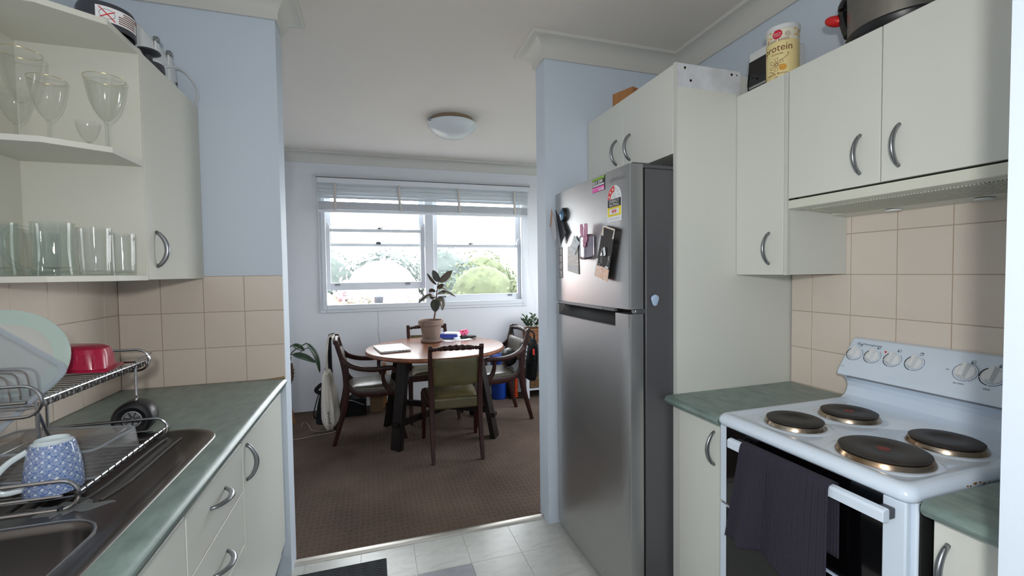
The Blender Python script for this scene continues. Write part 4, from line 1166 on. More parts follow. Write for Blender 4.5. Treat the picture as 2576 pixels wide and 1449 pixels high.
LV = [((565, 295), (475, 118), 102, LEAFD, None, cv, 0), ((575, 300), (772, 122), 108, LEAFB, None, Vector((.1, -1, -.25)), .0), ((530, 338), (388, 163), 100, LEAFB, None, Vector((-.95, -.3, -.1)), .0),
      ((542, 392), (638, 325), 78, LEAFB, None, Vector((.2, -1, -.3)), -.03), ((517, 440), (426, 458), 96, LEAFB, (462, 412), Vector((0, -.55, -.8)), .03), ((580, 395), (690, 452), 80, LEAFB, (645, 408), Vector((0, -.6, .8)), .03),
      ((545, 488), (822, 520), 92, LEAFB, (660, 452), Vector((0, -.5, .85)), -.02), ((520, 530), (256, 620), 92, LEAFB, (410, 508), Vector((0, -.45, .9)), -.03), ((517, 540), (490, 570), 60, LEAFB, (440, 520), Vector((0, -.8, .6)), .02),
      ((515, 560), (511, 757), 142, LEAFD, None, Vector((-.1, -1, .15)), -.06), ((535, 545), (618, 730), 105, LEAFB, (610, 590), Vector((.5, -1, .1)), .0)]
for b, t, w_, mt, md, nr, dy in LV:
    pb, pt = zz(*b, PY), zz(*t, PY + dy); k = 1 / 6.036 * PY / 1113.28 * 1.02
    md2 = zz(*md, PY + dy / 2) if md else None
    lf = leaf(pot, pb, pt, w_ * k, nr, mt, md2)
    # short leaf stalk back to the stem
    near = min((s for s in bez(stem, 6)), key=lambda s: (s - pb).length)
    m = MB(); m.tube([near, (near + pb) / 2 + Vector((0, 0, .002)), pb], .0022, 5); m.build('leaf_stalk', STEM, lf)

# paper things beside the pot
pk = thing('tissue_pack', 'blue and white plastic pack of tissues on the dining table', 'pack', (.70, 4.17, ZT))
B = Matrix.Translation((.70, 4.17, ZT + .008)) @ Matrix.Rotation(radians(-28), 4, 'Z')
def pillow(l, w_, h, Mx, n=14):
    mm = MB()
    def f(s): return lambda u, v: ((2 * u - 1) * l / 2, (2 * v - 1) * w_ / 2, h / 2 + s * h / 2 * (max(0, 1 - abs(2 * u - 1) ** 6) * max(0, 1 - abs(2 * v - 1) ** 6)) ** .35)
    mm.grid(f(1), n, n, Mx=Mx); mm.grid(f(-1), n, n, Mx=Mx); return mm
pillow(.19, .12, .055, B).build('pack', PAPER, pk, ang=60)
m = MB(); m.grid(lambda u, v: (-.098 + .05 * u * .9, -.0615 + .123 * v, .0565 - .05 * (1 - u) ** 3 - .006 * (2 * v - 1) ** 4), 6, 10, Mx=B); m.grid(lambda u, v: (-.098 + .18 * u, -.0622, .004 + .04 * v), 10, 4, Mx=B); m.build('blue_band', BLUEPRINT, pk, solid=.001)
for k, (x, y, l, w_, a, lb) in enumerate(((.735, 4.10, .26, .19, 12, 'loose white paper sheet under the tissue pack and wallet on the table'),)):
    m = MB(); B = Matrix.Translation((x, y, ZT)) @ Matrix.Rotation(radians(a), 4, 'Z')
    m.grid(lambda u, v: ((2 * u - 1) * l / 2, (2 * v - 1) * w_ / 2, .001 + .0035 * max(0, u - .8) * 4), 8, 6, Mx=B)
    single(m, 'paper_sheet', PAPER, lb, 'paper', (x, y, ZT), solid=.0012)
m = MB(); B = Matrix.Translation((.735, 4.045, ZT + .0025)) @ Matrix.Rotation(radians(24), 4, 'Z')
q = rrect(-.032, -.013, .032, .013, .008, 4); m.loops([[(a, b, 0) for a, b in q], [(a, b, .026) for a, b in q]], True, True, Mx=B)
bxw = single(m, 'small_box', WHITEP, 'small white earphone case on the paper beside the tissue pack', 'case', (.735, 4.045, ZT + .0025), bevel=.005)
wl = MB(); B = Matrix.Translation((.855, 4.155, ZT + .006)) @ Matrix.Rotation(radians(14), 4, 'Z'); wl.box(-.075, -.045, 0, .075, .045, .018, Mx=B)
single(wl, 'wallet', BLACKM, 'black wallet on the paper at the back of the table', 'wallet', (.855, 4.155, ZT + .006), bevel=.006)
m = MB(); c0 = Vector((.82, 4.17, ZT + .052)); pts = []; rr = []
for k in range(36):
    a = 2 * pi * k / 36; pts.append(c0 + Vector((.032 * cos(a), .02 * sin(a), .012 * sin(a + .6)))); rr.append(.017 + .005 * sin(a * 9) + .002 * sin(a * 4))
m.tube(pts, rr, 10, closed=True)
m.v = [v + Vector(noise.noise_vector(v * 60)) * .004 for v in m.v]
single(m, 'hair_scrunchie', PINK, 'pink satin hair scrunchie lying on the black wallet', 'scrunchie', (.82, 4.17, ZT + .024), ang=70)

# ---- bags on the chairs
def bag_tube(sections, n=28, amp=.006, seed=0):
    m = MB(); L = []
    for k, (x, y, z, rx, ry) in enumerate(sections):
        lp_ = []
        for i in range(n):
            t = 2 * pi * i / n; f = 1 + amp * 10 * (noise.noise(Vector((cos(t) * 2.2 + seed, sin(t) * 2.2, z * 2.0))) + .5 * noise.noise(Vector((cos(t) * 6 + seed, sin(t) * 6, z * 2.6))))
            lp_.append((x + rx * f * cos(t), y + ry * f * sin(t), z))
        L.append(lp_)
    m.loops(L, True, True); return m
def smooth_sec(S, n=5):
    return [tuple(a) for a in interp([tuple(s) for s in S], (len(S) - 1) * n + 1)]
tt = thing('tote_bag', 'cream canvas tote bag hanging behind the left armchair', 'bag', (-.35, 3.95, .09))
S = [(-.352, 3.95, .095, .012, .05), (-.350, 3.945, .105, .040, .11), (-.348, 3.945, .16, .066, .145), (-.350, 3.945, .28, .066, .15), (-.356, 3.945, .40, .054, .15), (-.364, 3.945, .52, .038, .14), (-.366, 3.945, .56, .022, .12)]
S = [(x - .012, y, z, rx, ry) for x, y, z, rx, ry in S]
bag_tube(smooth_sec(S), n=56, amp=.02).build('bag', CANVAS, tt, ang=70)
for y in (3.87, 3.94, 4.02):
    m = MB(); m.tube(bez([(-.376, y + .0, .55), (-.378, y, .68), (-.366, y - .01 , .80), (-.352, y, .853), (-.322, y, .850), (-.318, y + .01, .80)], 4), (.0025, .012), sec=RECT, up=(1, 0, 0)); m.build('strap', CANVAS, tt)
TXT = lambda x0, z0: (lambda x, y: (x0 - y - .012, 3.945 - .152 - .01 + .5 * abs(x0 - y + .356) , z0 + x))
text_part('lettering', 'J\u0394G.', .045, lambda x, y: (-.352 - y, 3.795 + 2.2 * (-.352 - y + .360) ** 2 * 2 - .004, .17 + x * 1.0), INK, tt, sx=1.25)
ap = thing('apron', 'black cloth apron hanging to the carpet behind the left armchair', 'apron', (-.42, 4.17, .06))
S = [(-.405, 4.17, .062, .095, .05), (-.408, 4.17, .10, .092, .055), (-.408, 4.17, .22, .074, .055), (-.396, 4.17, .38, .052, .05), (-.384, 4.17, .55, .030, .04), (-.372, 4.15, .70, .018, .03), (-.366, 4.12, .80, .014, .025), (-.352, 4.10, .848, .02, .022), (-.335, 4.10, .858, .018, .02)]
bag_tube(smooth_sec(S), amp=.014, seed=4).build('cloth', CLOTHB, ap, ang=70)
m = MB(); m.tube(bez([(-.425, 4.13, .42), (-.455, 4.12, .405), (-.485, 4.12, .37), (-.455, 4.12, .345), (-.425, 4.13, .36)], 4), (.016, .006), sec=RECT, up=(0, 0, 1)); m.build('bow', CLOTHB, ap)
m = MB(); m.tube(bez([(-.43, 4.13, .37), (-.462, 4.12, .34), (-.49, 4.12, .25), (-.508, 4.12, .17), (-.50, 4.12, .13), (-.475, 4.13, .12)], 5), (.009, .004), sec=RECT, up=(0, 1, 0)); m.build('tie', CLOTHB, ap)
mb_ = thing('mesh_bag', 'black mesh shopping bag hanging on the back of the right armchair', 'bag', (1.42, 3.92, .34))
S = [(1.408, 3.93, .345, .02, .06), (1.412, 3.93, .36, .042, .10), (1.428, 3.93, .46, .05, .12), (1.440, 3.93, .58, .044, .12), (1.442, 3.93, .68, .03, .10), (1.438, 3.93, .735, .016, .06)]
bag_tube(smooth_sec(S), amp=.02, seed=8).build('bag', CLOTHB, mb_, ang=70)
m = MB()
for k in range(8):
    z = .40 + k * .04; m.tube([(1.426 + .052 * cos(a) * (1 - abs(k - 3.5) * .05), 3.93 + .125 * sin(a) * (1 - abs(k - 3.5) * .06), z + .012 * sin(a * 7 + k)) for a in [2 * pi * q / 24 for q in range(24)]], .003, 4, closed=True)
m.build('netting', BLACKM, mb_)
m = MB(); m.box(1.395, 3.812, .60, 1.412, 3.818, .655, Mx=None); m.build('red_tab', LRED, mb_)
for P in ([(1.438, 3.90, .72), (1.425, 3.86, .79), (1.372, 3.842, .828), (1.34, 3.84, .80), (1.335, 3.842, .75)], [(1.438, 3.96, .73), (1.40, 4.10, .80), (1.352, 4.19, .840), (1.325, 4.20, .80), (1.318, 4.15, .74), (1.32, 4.08, .72)], [(1.36, 4.20, .83), (1.322, 4.215, .82), (1.318, 4.205, .76)]):
    m = MB(); m.tube(bez(P, 5), .008, 6); m.build('strap', CLOTHB, mb_)
m = MB(); m.ball((0, 0, 0), (.075, .10, .088), 14, 10, Mx=Matrix.Translation((1.232, 4.03, .552)) @ Matrix.Rotation(radians(18), 4, 'Y'))
m.v = [v + Vector(noise.noise_vector(v * 9)) * .012 for v in m.v]
single(m, 'handbag', BLACKP, 'small black bag sitting on the seat of the right armchair', 'bag', (1.232, 4.03, .466))

# ---- against the window wall
bn = thing('storage_tub', 'tall blue plastic tub on the carpet behind the right armchair', 'tub', (1.285, 4.60, 0))
m = MB(); m.lathe([(.0005, .002), (.074, .002), (.078, .01), (.092, .46), (.097, .462), (.097, .475), (.090, .475), (.074, .02), (.0005, .012)], 32, (1.285, 4.60, 0)); m.build('tub', BLUEP, bn)
m = MB(); m.lathe([(.0985, .455), (.1005, .458), (.1005, .470), (.0985, .473)], 32, (1.285, 4.60, 0)); m.build('rim', BLUEP, bn)
fo = MB(); pts = [(1.468, 4.56, .005 + .20 * k / 40) for k in range(41)]
fo.tube(pts, [.020 + .004 * sin(k * 1.35) for k in range(41)], 12)
single(fo, 'foam_roller', ORANGE, 'ribbed orange roller standing on the carpet beside the wicker drawers', 'roller', (1.468, 4.56, 0))
m = MB(); m.box(1.39, 4.50, .0, 1.43, 4.70, .34); single(m, 'folded_case', BLACKM, 'black upright case between the blue tub and the orange roller', 'case', (1.41, 4.6, 0), bevel=.01)

dc = thing('wicker_drawer_unit', 'white frame drawer unit with seagrass baskets in the dining corner', 'drawers', (1.80, 4.62, 0))
CX0, CX1, CY0, CY1 = 1.555, 2.05, 4.46, 4.785
for x in (CX0, CX1 - .035):
    for y in (CY0, CY1 - .035):
        part(dc, 'leg', GLOSSW, x, y, 0, x + .035, y + .035, .535, bevel=.002)
for z in (.085, .305): part(dc, 'rail', GLOSSW, CX0 + .035, CY0 + .004, z, CX1 - .035, CY1 - .03, z + .022, bevel=.002)
part(dc, 'top', GLOSSW, CX0 - .008, CY0 - .008, .535, CX1 + .008, CY1 + .005, .556, bevel=.003)
for z0, z1 in ((.112, .298), (.332, .525)):
    d = part(dc, 'basket', WICK, CX0 + .042, CY0 + .006, z0, CX1 - .042, CY1 - .04, z1, bevel=.008)
    m = MB(); nz_ = 11
    for r in range(nz_):
        z = z0 + .012 + (z1 - z0 - .024) * r / (nz_ - 1)
        m.tube([(CX0 + .048 + .0105 * k, CY0 + .002 - .0045 * (1 if (k + r) % 2 else -1), z) for k in range(38)], .0072, 5)
    m.build('weave', WICK, d, kind='stuff')
pp = thing('planter', 'woven rectangular planter of glossy green leaves on the wicker drawer unit', 'plant', (1.74, 4.62, .557))
m = MB(); q0 = rrect(1.615, 4.54, 1.90, 4.70, .03, 5); q1 = rrect(1.595, 4.52, 1.92, 4.72, .035, 5)
m.loops([[(a, b, .557) for a, b in q0], [(a, b, .74) for a, b in q1], [(a + (1.757 - a) * .06, b + (4.62 - b) * .1, .742) for a, b in q1], [(a + (1.757 - a) * .06, b + (4.62 - b) * .1, .70) for a, b in q1]], True, True)
m.build('pot', WICKO, pp)
m = MB()
for k in range(10): m.tube([(a, b, .568 + .0185 * k) for a, b in rrect(1.613 - .002 * k, 4.537 - .002 * k, 1.902 + .002 * k, 4.703 + .002 * k, .032, 5)], .0085, 6, closed=True)
m.build('weave', WICKO, pp)
rnd = random.Random(3)
for k in range(14):
    bx0 = Vector((1.64 + .24 * rnd.random(), 4.57 + .10 * rnd.random(), .735)); a = rnd.uniform(0, 2 * pi); e = rnd.uniform(.02, .11)
    tp = bx0 + Vector((cos(a) * e - .03 * (k % 3 == 0), sin(a) * e * .6, rnd.uniform(.07, .17)))
    m = MB(); m.tube(bez([bx0 - Vector((0, 0, .03)), bx0 + (tp - bx0) * .5 + Vector((0, 0, .02)), tp], 4), .003, 5); sx_ = m.build('stalk', STEMG, pp)
    for j in range(6):
        t = .25 + .75 * j / 5; c0 = bx0 + (tp - bx0) * t; b2 = a + (1.2 if j % 2 else -1.2) + rnd.uniform(-.3, .3)
        leaf(sx_, c0, c0 + Vector((cos(b2) * .045, sin(b2) * .04, .022 + .02 * rnd.random())), .026, (.2 * cos(b2), -.5, .8), LEAFZ, n=6)
m = MB(); m.lathe([(.02, 0), (.035, .01), (.052, .03), (.056, .034), (.05, .03), (.03, .012), (.0005, .008)], 24, (1.735, 4.495, .557)); single(m, 'dish', ENAMEL, 'small white dish on the front edge of the wicker drawer unit', 'dish', (1.735, 4.495, .557))

lp_ = thing('potted_plant', 'broad leaved green plant in a dark woven basket beside the left jamb', 'plant', (-.83, 4.36, 0))
m = MB(); m.lathe([(.0005, .342), (.07, .342), (.10, .38), (.118, .46), (.112, .55), (.105, .565), (.098, .555), (.10, .48)], 28, (-.825, 4.40, 0)); bk = m.build('basket', WICKD, lp_)
m = MB()
for k in range(14):
    z = .35 + k * .0155; r = .075 + .046 * sin(min(1, (z - .34) / .13) * pi / 2) - (.006 if z > .52 else 0)
    m.tube([(-.825 + (r + .003 * sin(a * 12 + k * pi)) * cos(a), 4.40 + (r + .003 * sin(a * 12 + k * pi)) * sin(a), z) for a in [2 * pi * q / 48 for q in range(48)]], .0065, 5, closed=True)
m.build('weave', WICKD, bk, kind='stuff')
m = MB(); m.lathe([(.0005, .535), (.10, .535)], 20, (-.825, 4.40, 0)); m.build('soil', SOIL, lp_)
for a in (0, 1, 2):
    t = a * 2 * pi / 3 + .4; m = MB(); m.tube([(-.825 + .12 * cos(t), 4.40 + .12 * sin(t), 0), (-.825 + .06 * cos(t), 4.40 + .06 * sin(t), .345)], .012, 8); m.build('stand_leg', TIMBER, lp_)
zl = lambda zx, zy, Y: pxy(720 + zx / 4.831, 830 + zy / 4.831, Y)
for b, t, md, w_, nr, Y in (((70, 185), (222, 255), (150, 215), .062, (0, -.6, .8), 4.35), ((75, 300), (362, 395), (210, 330), .062, (.1, -.75, .65), 4.30), ((250, 160), (408, 520), (350, 310), .055, (.75, -.65, .25), 4.32), ((60, 330), (20, 420), (30, 360), .06, (-.3, -.8, .4), 4.33)):
    l1 = leaf(lp_, zl(*b, Y), zl(*t, Y), w_, nr, LEAFG, zl(*md, Y), cup=.2)
    l1.modifiers[0].thickness = .002
    m = MB(); m.tube(bez([Vector((-.80, 4.39, .54)), (Vector((-.80, 4.39, .62)) + zl(*b, Y)) / 2, zl(*b, Y)], 4), .005, 6); m.build('leaf_stalk', STEMG, l1)
m = MB(); m.tube(bez([zl(150, 290, 4.32), zl(215, 235, 4.32), zl(275, 218, 4.32)], 4), .004, 6); m.build('stalk', STEMG, lp_)

m = MB(); m.box(-.285, 4.48, 0, -.085, 4.62, .165); m.box(-.25, 4.475, .02, -.12, 4.482, .13)
cs = thing('camera_case', 'black soft case on the carpet under the window behind the left armchair', 'case', (-.18, 4.55, 0)); m.build('body', CLOTHB, cs, bevel=.02)
m = MB(); m.tube(bez([(-.24, 4.5, .16), (-.22, 4.5, .20), (-.15, 4.5, .20), (-.13, 4.5, .16)], 4), .007, 6); m.build('handle', CLOTHB, cs)
m = MB(); m.tube(bez([(-.28, 4.474, .165), (-.2, 4.472, .15), (-.1, 4.474, .10)], 4), .004, 5); m.build('zip', INKG, cs)
cb = thing('cardboard_box', 'brown cardboard box on the carpet behind the table leg', 'box', (.02, 4.62, 0))
part(cb, 'box', CARD, -.05, 4.54, 0, .075, 4.70, .17, bevel=.002)
part(cb, 'flap', CARD, -.05, 4.532, .11, .075, 4.538, .172)
m = MB(); m.box(.075, 4.67, .0, .115, 4.79, .44); single(m, 'timber_block', TIMBER, 'tall pale timber offcut leaning at the window wall behind the left armchair', 'block', (.095, 4.73, 0), bevel=.003)
for k, (P, lb) in enumerate((([(-.75, 3.98, .006), (-.62, 3.99, .006), (-.50, 4.03, .006), (-.38, 4.06, .006), (-.31, 4.10, .006)], 'nearer of the thin pale cables lying on the carpet by the left jamb'),
                          ([(-.635, 4.30, .006), (-.63, 4.42, .012), (-.585, 4.35, .006), (-.53, 4.17, .006), (-.44, 4.13, .006), (-.34, 4.15, .006), (-.30, 4.24, .006)], 'farther of the thin pale cables, looped on the carpet beside the apron'))):
    m = MB(); m.tube(bez(P, 6), .003, 5); single(m, 'cable', M('pale_cable_%s' % 'ab'[k], (150, 144, 136), .5), lb, 'cable', P[2])
# ------------------------------------------------------------------ things in the kitchen
# ---- fridge door notes and magnets (they hang on the freezer door)
def on_fr(y0, z0, e=.0008):
    """local (right, up) on the freezer door, right = towards the viewer's right"""
    return lambda x, y, h=0.0: Vector((fx(y0 - x) - e - h, y0 - x, z0 + y))
def sheet(fn, pts, h0, h1):
    m = MB(); n = len(pts)
    m.add([fn(x, y, h0) for x, y in pts] + [fn(x, y, h1) for x, y in pts], [tuple(range(n)), tuple(range(n, 2 * n))] + [(i, (i + 1) % n, n + (i + 1) % n, n + i) for i in range(n)])
    return m
def rect(w_, h): return [(0, 0), (w_, 0), (w_, h), (0, h)]
def P2(f, h): return lambda x, y: f(x, y, h)
# phone number magnet
f = on_fr(1.7345, 1.699); t = thing('fridge_magnet', 'green black and pink phone number magnet high on the freezer door', 'magnet', f(.05, 0, .001))
sheet(f, rect(.099, .058), 0, .0012).build('card', LBLK, t)
q = sheet(f, [(0, .048), (.099, .048), (.099, .058), (0, .058)], .0012, .0015); q.build('green_band', LGREEN, t)
sheet(f, rect(.099, .020), .0012, .0015).build('pink_band', LPINK, t)
text_part('lettering', '8315 3299', .019, lambda x, y: f(.003 + x, .032 + y, .0016), PAPER, t, sx=1.02, bold=.0006)
text_part('lettering', 'Best Service in Town', .0085, lambda x, y: f(.004 + x, .050 + y, .0018), LBLK, t, sx=1.1)
for k in range(3): text_part('lettering', 'Menu Set', .008, lambda x, y: f(.004 + k * .032 + x, .011 + y, .0018), PAPER, t, sx=.85)
sheet(f, [(.003, .0235), (.099, .0235), (.099, .029), (.003, .029)], .0012, .0016).build('white_band', PAPER, t)
sheet(f, [(.056, .002), (.096, .002), (.096, .009), (.056, .009)], .0016, .0018).build('white_box', PAPER, t); text_part('lettering', 'STOP', .008, lambda x, y: f(.06 + x, .0025 + y, .0019), LBLK, t)
# energy rating label
f = on_fr(1.6125, 1.558); W_, H_ = .104, .143
t = thing('energy_label', 'energy rating sticker with red stars on the freezer door', 'sticker', f(.05, 0, .001))
arch = [(0, 0), (W_, 0), (W_, .090)] + [(W_ / 2 + W_ / 2 * cos(a), .090 + .053 * sin(a)) for a in [pi * k / 16 for k in range(1, 16)]] + [(0, .090)]
sheet(f, arch, 0, .0008).build('sticker', STARS, t)
sheet(f, [(.003, .022), (W_ - .003, .022), (W_ - .003, .058), (.003, .058)], .0008, .0010).build('yellow_field', YELLOW, t)
sheet(f, [(.003, .058), (W_ - .003, .058), (W_ - .003, .090), (.003, .090)], .0008, .0010).build('black_field', LBLK, t)
ra = [(W_ / 2 + .049 * cos(a), .091 + .050 * sin(a)) for a in [pi - (pi * .52) * k / 12 for k in range(13)]]; rb = [(W_ / 2 + .026 * cos(a), .091 + .026 * sin(a)) for a in [pi - (pi * .52) * k / 12 for k in range(13)]]
sheet(f, ra + rb[::-1], .0008, .0011).build('red_arc', LRED, t)
def star(m, fn, cx, cy, r, h):
    q = [(cx + (r if k % 2 == 0 else r * .42) * sin(pi * k / 5), cy + (r if k % 2 == 0 else r * .42) * cos(pi * k / 5)) for k in range(10)]
    m.add([fn(x, y, h) for x, y in q], [tuple(range(10))])
for k in range(6):
    a = pi - pi * (k + .5) / 6; m = MB(); star(m, f, W_ / 2 + .0375 * cos(a), .091 + .038 * sin(a), .0075, .0014); m.build('star', STARS if k < 3 else M('star_grey_%s' % 'abcdef'[k], (206, 212, 218), .4), t, flip=True)
text_part('lettering', 'ENERGY', .0165, lambda x, y: f(W_ / 2 + x, .0755 + y, .0013), PAPER, t, align='CENTER', sx=1.15)
text_part('lettering', 'RATING', .0165, lambda x, y: f(W_ / 2 + x, .0610 + y, .0013), PAPER, t, align='CENTER', sx=1.15)
sheet(f, [(.017, .030), (W_ - .017, .030), (W_ - .017, .051), (.017, .051)], .0010, .0012).build('white_box', PAPER, t)
sheet(f, [(.036, .036), (W_ - .036, .036), (W_ - .036, .0455), (.036, .0455)], .0012, .0014).build('red_box', LRED, t)
text_part('lettering', '365', .0105, lambda x, y: f(W_ / 2 + x, .0372 + y, .0016), PAPER, t, align='CENTER')
for s_, z, sz in (('Energy consumption', .0465, .0038), ('kWh per year', .0318, .0038), ('When tested in accordance with the standard', .0535, .0034), ('Actual energy use depends on how the appliance is used', .0250, .0030), ('Compare models at www.energyrating.gov.au', .0105, .0038)):
    text_part('lettering', s_, sz, lambda x, y: f(W_ / 2 + x, z + y, .0014), INK, t, align='CENTER', sx=1.05)
for k, s_ in enumerate(('The more', 'stars the more', 'energy efficient')): text_part('lettering', s_, .0046, lambda x, y: f(W_ / 2 + x, .1085 - k * .0062 + y, .0013), INK, t, align='CENTER')
# plant and flower leaflet, clipped on askew
f0 = on_fr(1.712, 1.343, .004)
rot = Matrix.Rotation(radians(-10), 2)
ca, sa_ = cos(radians(-3)), sin(radians(-3))
def f(x, y, h=0.0):
    # corners measured on the door: foot (0,0)-(.129,-.025), head (.078,.208)-(.188,.181)
    u, v = x / .12, y / .21
    X = .129 * u + (.078 - .019 * u) * v; Y = -.025 * u + (.208 - .002 * u) * v
    return f0(X, Y, h + .012 * u * u + .004)
t = thing('leaflet', 'dark plant and flower market leaflet pinned askew on the freezer door', 'leaflet', f(.05, 0, .001))
def shq(pts, h0, h1): return sheet(f, pts, h0, h1)
shq([(x, y) for x, y in [(.0, 0), (.03, 0), (.06, 0), (.09, 0), (.12, 0), (.12, .21), (.09, .21), (.06, .21), (.03, .21), (0, .21)]], 0, .0006).build('card', M('leaflet_dark', (44, 42, 44), .65, spec=.25), t)
shq([(0, 0), (.06, 0), (.12, 0), (.12, .048), (.06, .05), (0, .046)], .0006, .0009).build('food_photo', FOOD, t)
shq([(0.0, .172), (.06, .162), (.12, .172), (.12, .21), (.06, .21), (0, .21)], .0006, .0009).build('top_photo', make_print('leaflet_top_print', [(.3, (150, 140, 140)), (.48, (206, 200, 204)), (.6, (226, 190, 110)), (.75, (190, 60, 60))], 34), t)
shq([(.055 + .019 * cos(2 * pi * k / 20), .172 + .019 * sin(2 * pi * k / 20)) for k in range(20)], .0009, .0012).build('blue_badge', LBLUE, t)
shq([(0, 0), (.008, 0), (.008, .075), (0, .075)], .0009, .0011).build('white_fold', PAPER, t)
for s_, z, sz, mt in (('Plant &', .131, .024, PAPER), ('Flower', .110, .024, PAPER), ('Market', .088, .026, GREYEMB)):
    text_part('lettering', s_, sz, lambda x, y: f(.061 + x, z + y, .0012), mt, t, align='CENTER', sx=1.1, bold=.0004)
for s_, z, sz in (('1 & 15 NOVEMBER | 9AM - 4PM', .079, .0062), ('fresh plants, cut flowers and seedlings', .0725, .005), ('local growers and coffee on the green', .0665, .005), ('free entry for the whole family', .0605, .005)):
    text_part('lettering', s_, sz, lambda x, y: f(.064 + x, z + y, .0012), PAPER, t, align='CENTER')
text_part('lettering', 'FUEL', .007, lambda x, y: f(.016 + x, .052 + y, .0012), PAPER, t)
shq([(.068, .050), (.108, .050), (.108, .058), (.068, .058)], .0009, .0012).build('white_tag', PAPER, t)
text_part('lettering', 'o  f  c', .006, lambda x, y: f(.078 + x, .052 + y, .0014), INK, t)
m = MB(); A, Bv = f(.052, .128, .004), f(.072, .098, .004); m.tube([A, Bv], (.0035, .008), sec=RECT, up=(1, 0, 0)); single(m, 'bar_magnet', HANDLE, 'slim steel bar magnet holding the dark leaflet on the freezer door', 'magnet', (A + Bv) / 2)
# foil print under a pink bunny clip
f = on_fr(1.853, 1.418, .004)
def g(x, y, h=0.0): return f(x, y, h + .016 * sin(pi * min(1, max(0, x / .136))) * .7 + .004)
q = [(.002, .075), (.006, .106), (.05, .104), (.09, .103), (.12, .095), (.134, .07), (.136, .045), (.130, .016), (.10, .0), (.06, -.002), (.03, .004), (.004, .02)]
m = MB(); m.grid(lambda u, v: g(.002 + .134 * u, .004 + .1 * v - .008 * sin(pi * u) * (1 - v) + .012 * (1 - (2 * u - 1) ** 2) * v * .3), 14, 8)
single(m, 'foil_print', FOIL, 'curling silver foil print held by the pink bunny clip on the freezer door', 'print', g(.06, .05), solid=.001)
f = on_fr(1.81, 1.488, .018); t = thing('bunny_clip', 'pink translucent bunny eared clip magnet on the freezer door', 'clip', f(.03, .03))
PCL = M('pink_clear_plastic', (206, 150, 176), .15, coat=.5)
for x0, x1 in ((.026, .016), (.048, .062)):
    m = MB(); m.tube([f(x0, .028, .006), f((x0 + x1) / 2, .052, .009), f(x1, .082, .010)], [(.008, .010), (.009, .0125), (.006, .009)], 12, up=(1, 0, 0)); m.build('ear', PCL, t)
m = MB(); m.ball(f(.038, .018, .004), (.008, .022, .022), 12, 8); m.build('head', PCL, t); m = MB(); m.ball(f(.036, -.008, .006), (.006, .014, .012), 10, 6); m.build('jaw', PCL, t)
# postcard, photo, strip, folded note, round magnet
f = on_fr(1.993, 1.375, .0015)
def fq(pts, h=0): return lambda u, v: None
def quad_sheet(y0, z0, pts, h, name, mat, label, cat, extra=None):
    f = on_fr(y0, z0, .0015); m = sheet(f, pts, h, h + .0009); return single(m, name, mat, label, cat, f(pts[0][0], pts[0][1], h))
quad_sheet(2.0, 1.36, [(.0, .006), (.128, -.012), (.118, .125), (.006, .125)], .001, 'photo_print', PHOTO1, 'pale beach photo print low on the freezer door beside the photo strip', 'photo')
quad_sheet(2.0, 1.36, [(.012, .0065 - .0), (.120, -.009), (.119, .022), (.011, .036)], .0022, 'photo_margin', PAPER, 'white lower margin of the pale beach photo print', 'photo')
quad_sheet(1.945, 1.44, [(-.02, .035), (.035, .0), (.088, .055), (.032, .094)], .0035, 'postcard', PHOTO2, 'small blue postcard tucked behind the foil print on the freezer door', 'postcard')
t = thing('photo_strip', 'narrow photo booth strip at the far edge of the freezer door', 'photo', on_fr(2.10, 1.33)(.0, 0))
f = on_fr(2.108, 1.328); sheet(f, [(0, 0), (.042, .003), (.040, .158), (-.002, .155)], 0, .0009).build('strip', M('strip_dark', (96, 88, 90), .4), t)
for k in range(4): sheet(f, [(.005, .006 + k * .038), (.036, .008 + k * .038), (.036, .040 + k * .038), (.005, .038 + k * .038)], .0009, .0012).build('picture', PHOTO3, t)
t = thing('folded_note', 'white note with a brown back hanging under the round magnet on the freezer door', 'paper', on_fr(2.13, 1.50)(.0, 0))
f = on_fr(2.155, 1.498); sheet(f, [(.02, .19), (.075, .10), (.085, .04), (.055, -.0), (.04, .03), (.0, .10)], .030, .0312).build('front_page', M('note_paper', (178, 180, 188), .7), t)
sheet(f, [(.03, .185), (.10, .13), (.165, .055), (.10, -.002), (.085, .04)], .012, .0135).build('back_page', INK, t)
sheet(f, [(.02, .19), (.034, .17), (.012, .10), (-.002, .10)], .0315, .0325).build('brown_edge', TIMBER, t)
f = on_fr(2.035, 1.645); t = thing('round_magnet', 'shiny blue and silver dome magnet on the far side of the freezer door', 'magnet', f(0, 0))
B = Matrix.Translation(f(0, .0, .0)) @ Matrix.Rotation(radians(-90), 4, 'Y')
m = MB(); m.lathe([(.03, 0), (.031, .01), (.026, .016)], 24, Mx=B @ Matrix.Diagonal((1.15, .85, 1, 1))); m.build('rim', BLACKP, t)
m = MB(); m.lathe([(.026, .0158), (.018, .021), (.0005, .023)], 24, Mx=B @ Matrix.Diagonal((1.15, .85, 1, 1))); m.build('dome', M('blue_chrome', (120, 160, 190), .1, metal=.9), t)
m = MB(); c0 = Vector((1.037, FY0 + .003, 1.248)); m.lathe([(.017, 0), (.0175, .004), (.013, .008), (.0005, .009)], 18, Mx=Matrix.Translation(c0) @ Matrix.Rotation(radians(90), 4, 'X') @ Matrix.Diagonal((.95, 1.25, 1, 1)), lobes=lambda t, z: .10 * sin(3 * t) + .05 * sin(5 * t))
single(m, 'shell_magnet', M('pale_blue_shell', (170, 194, 222), .5), 'pale blue shell magnet stuck on the dark side of the fridge', 'magnet', c0)

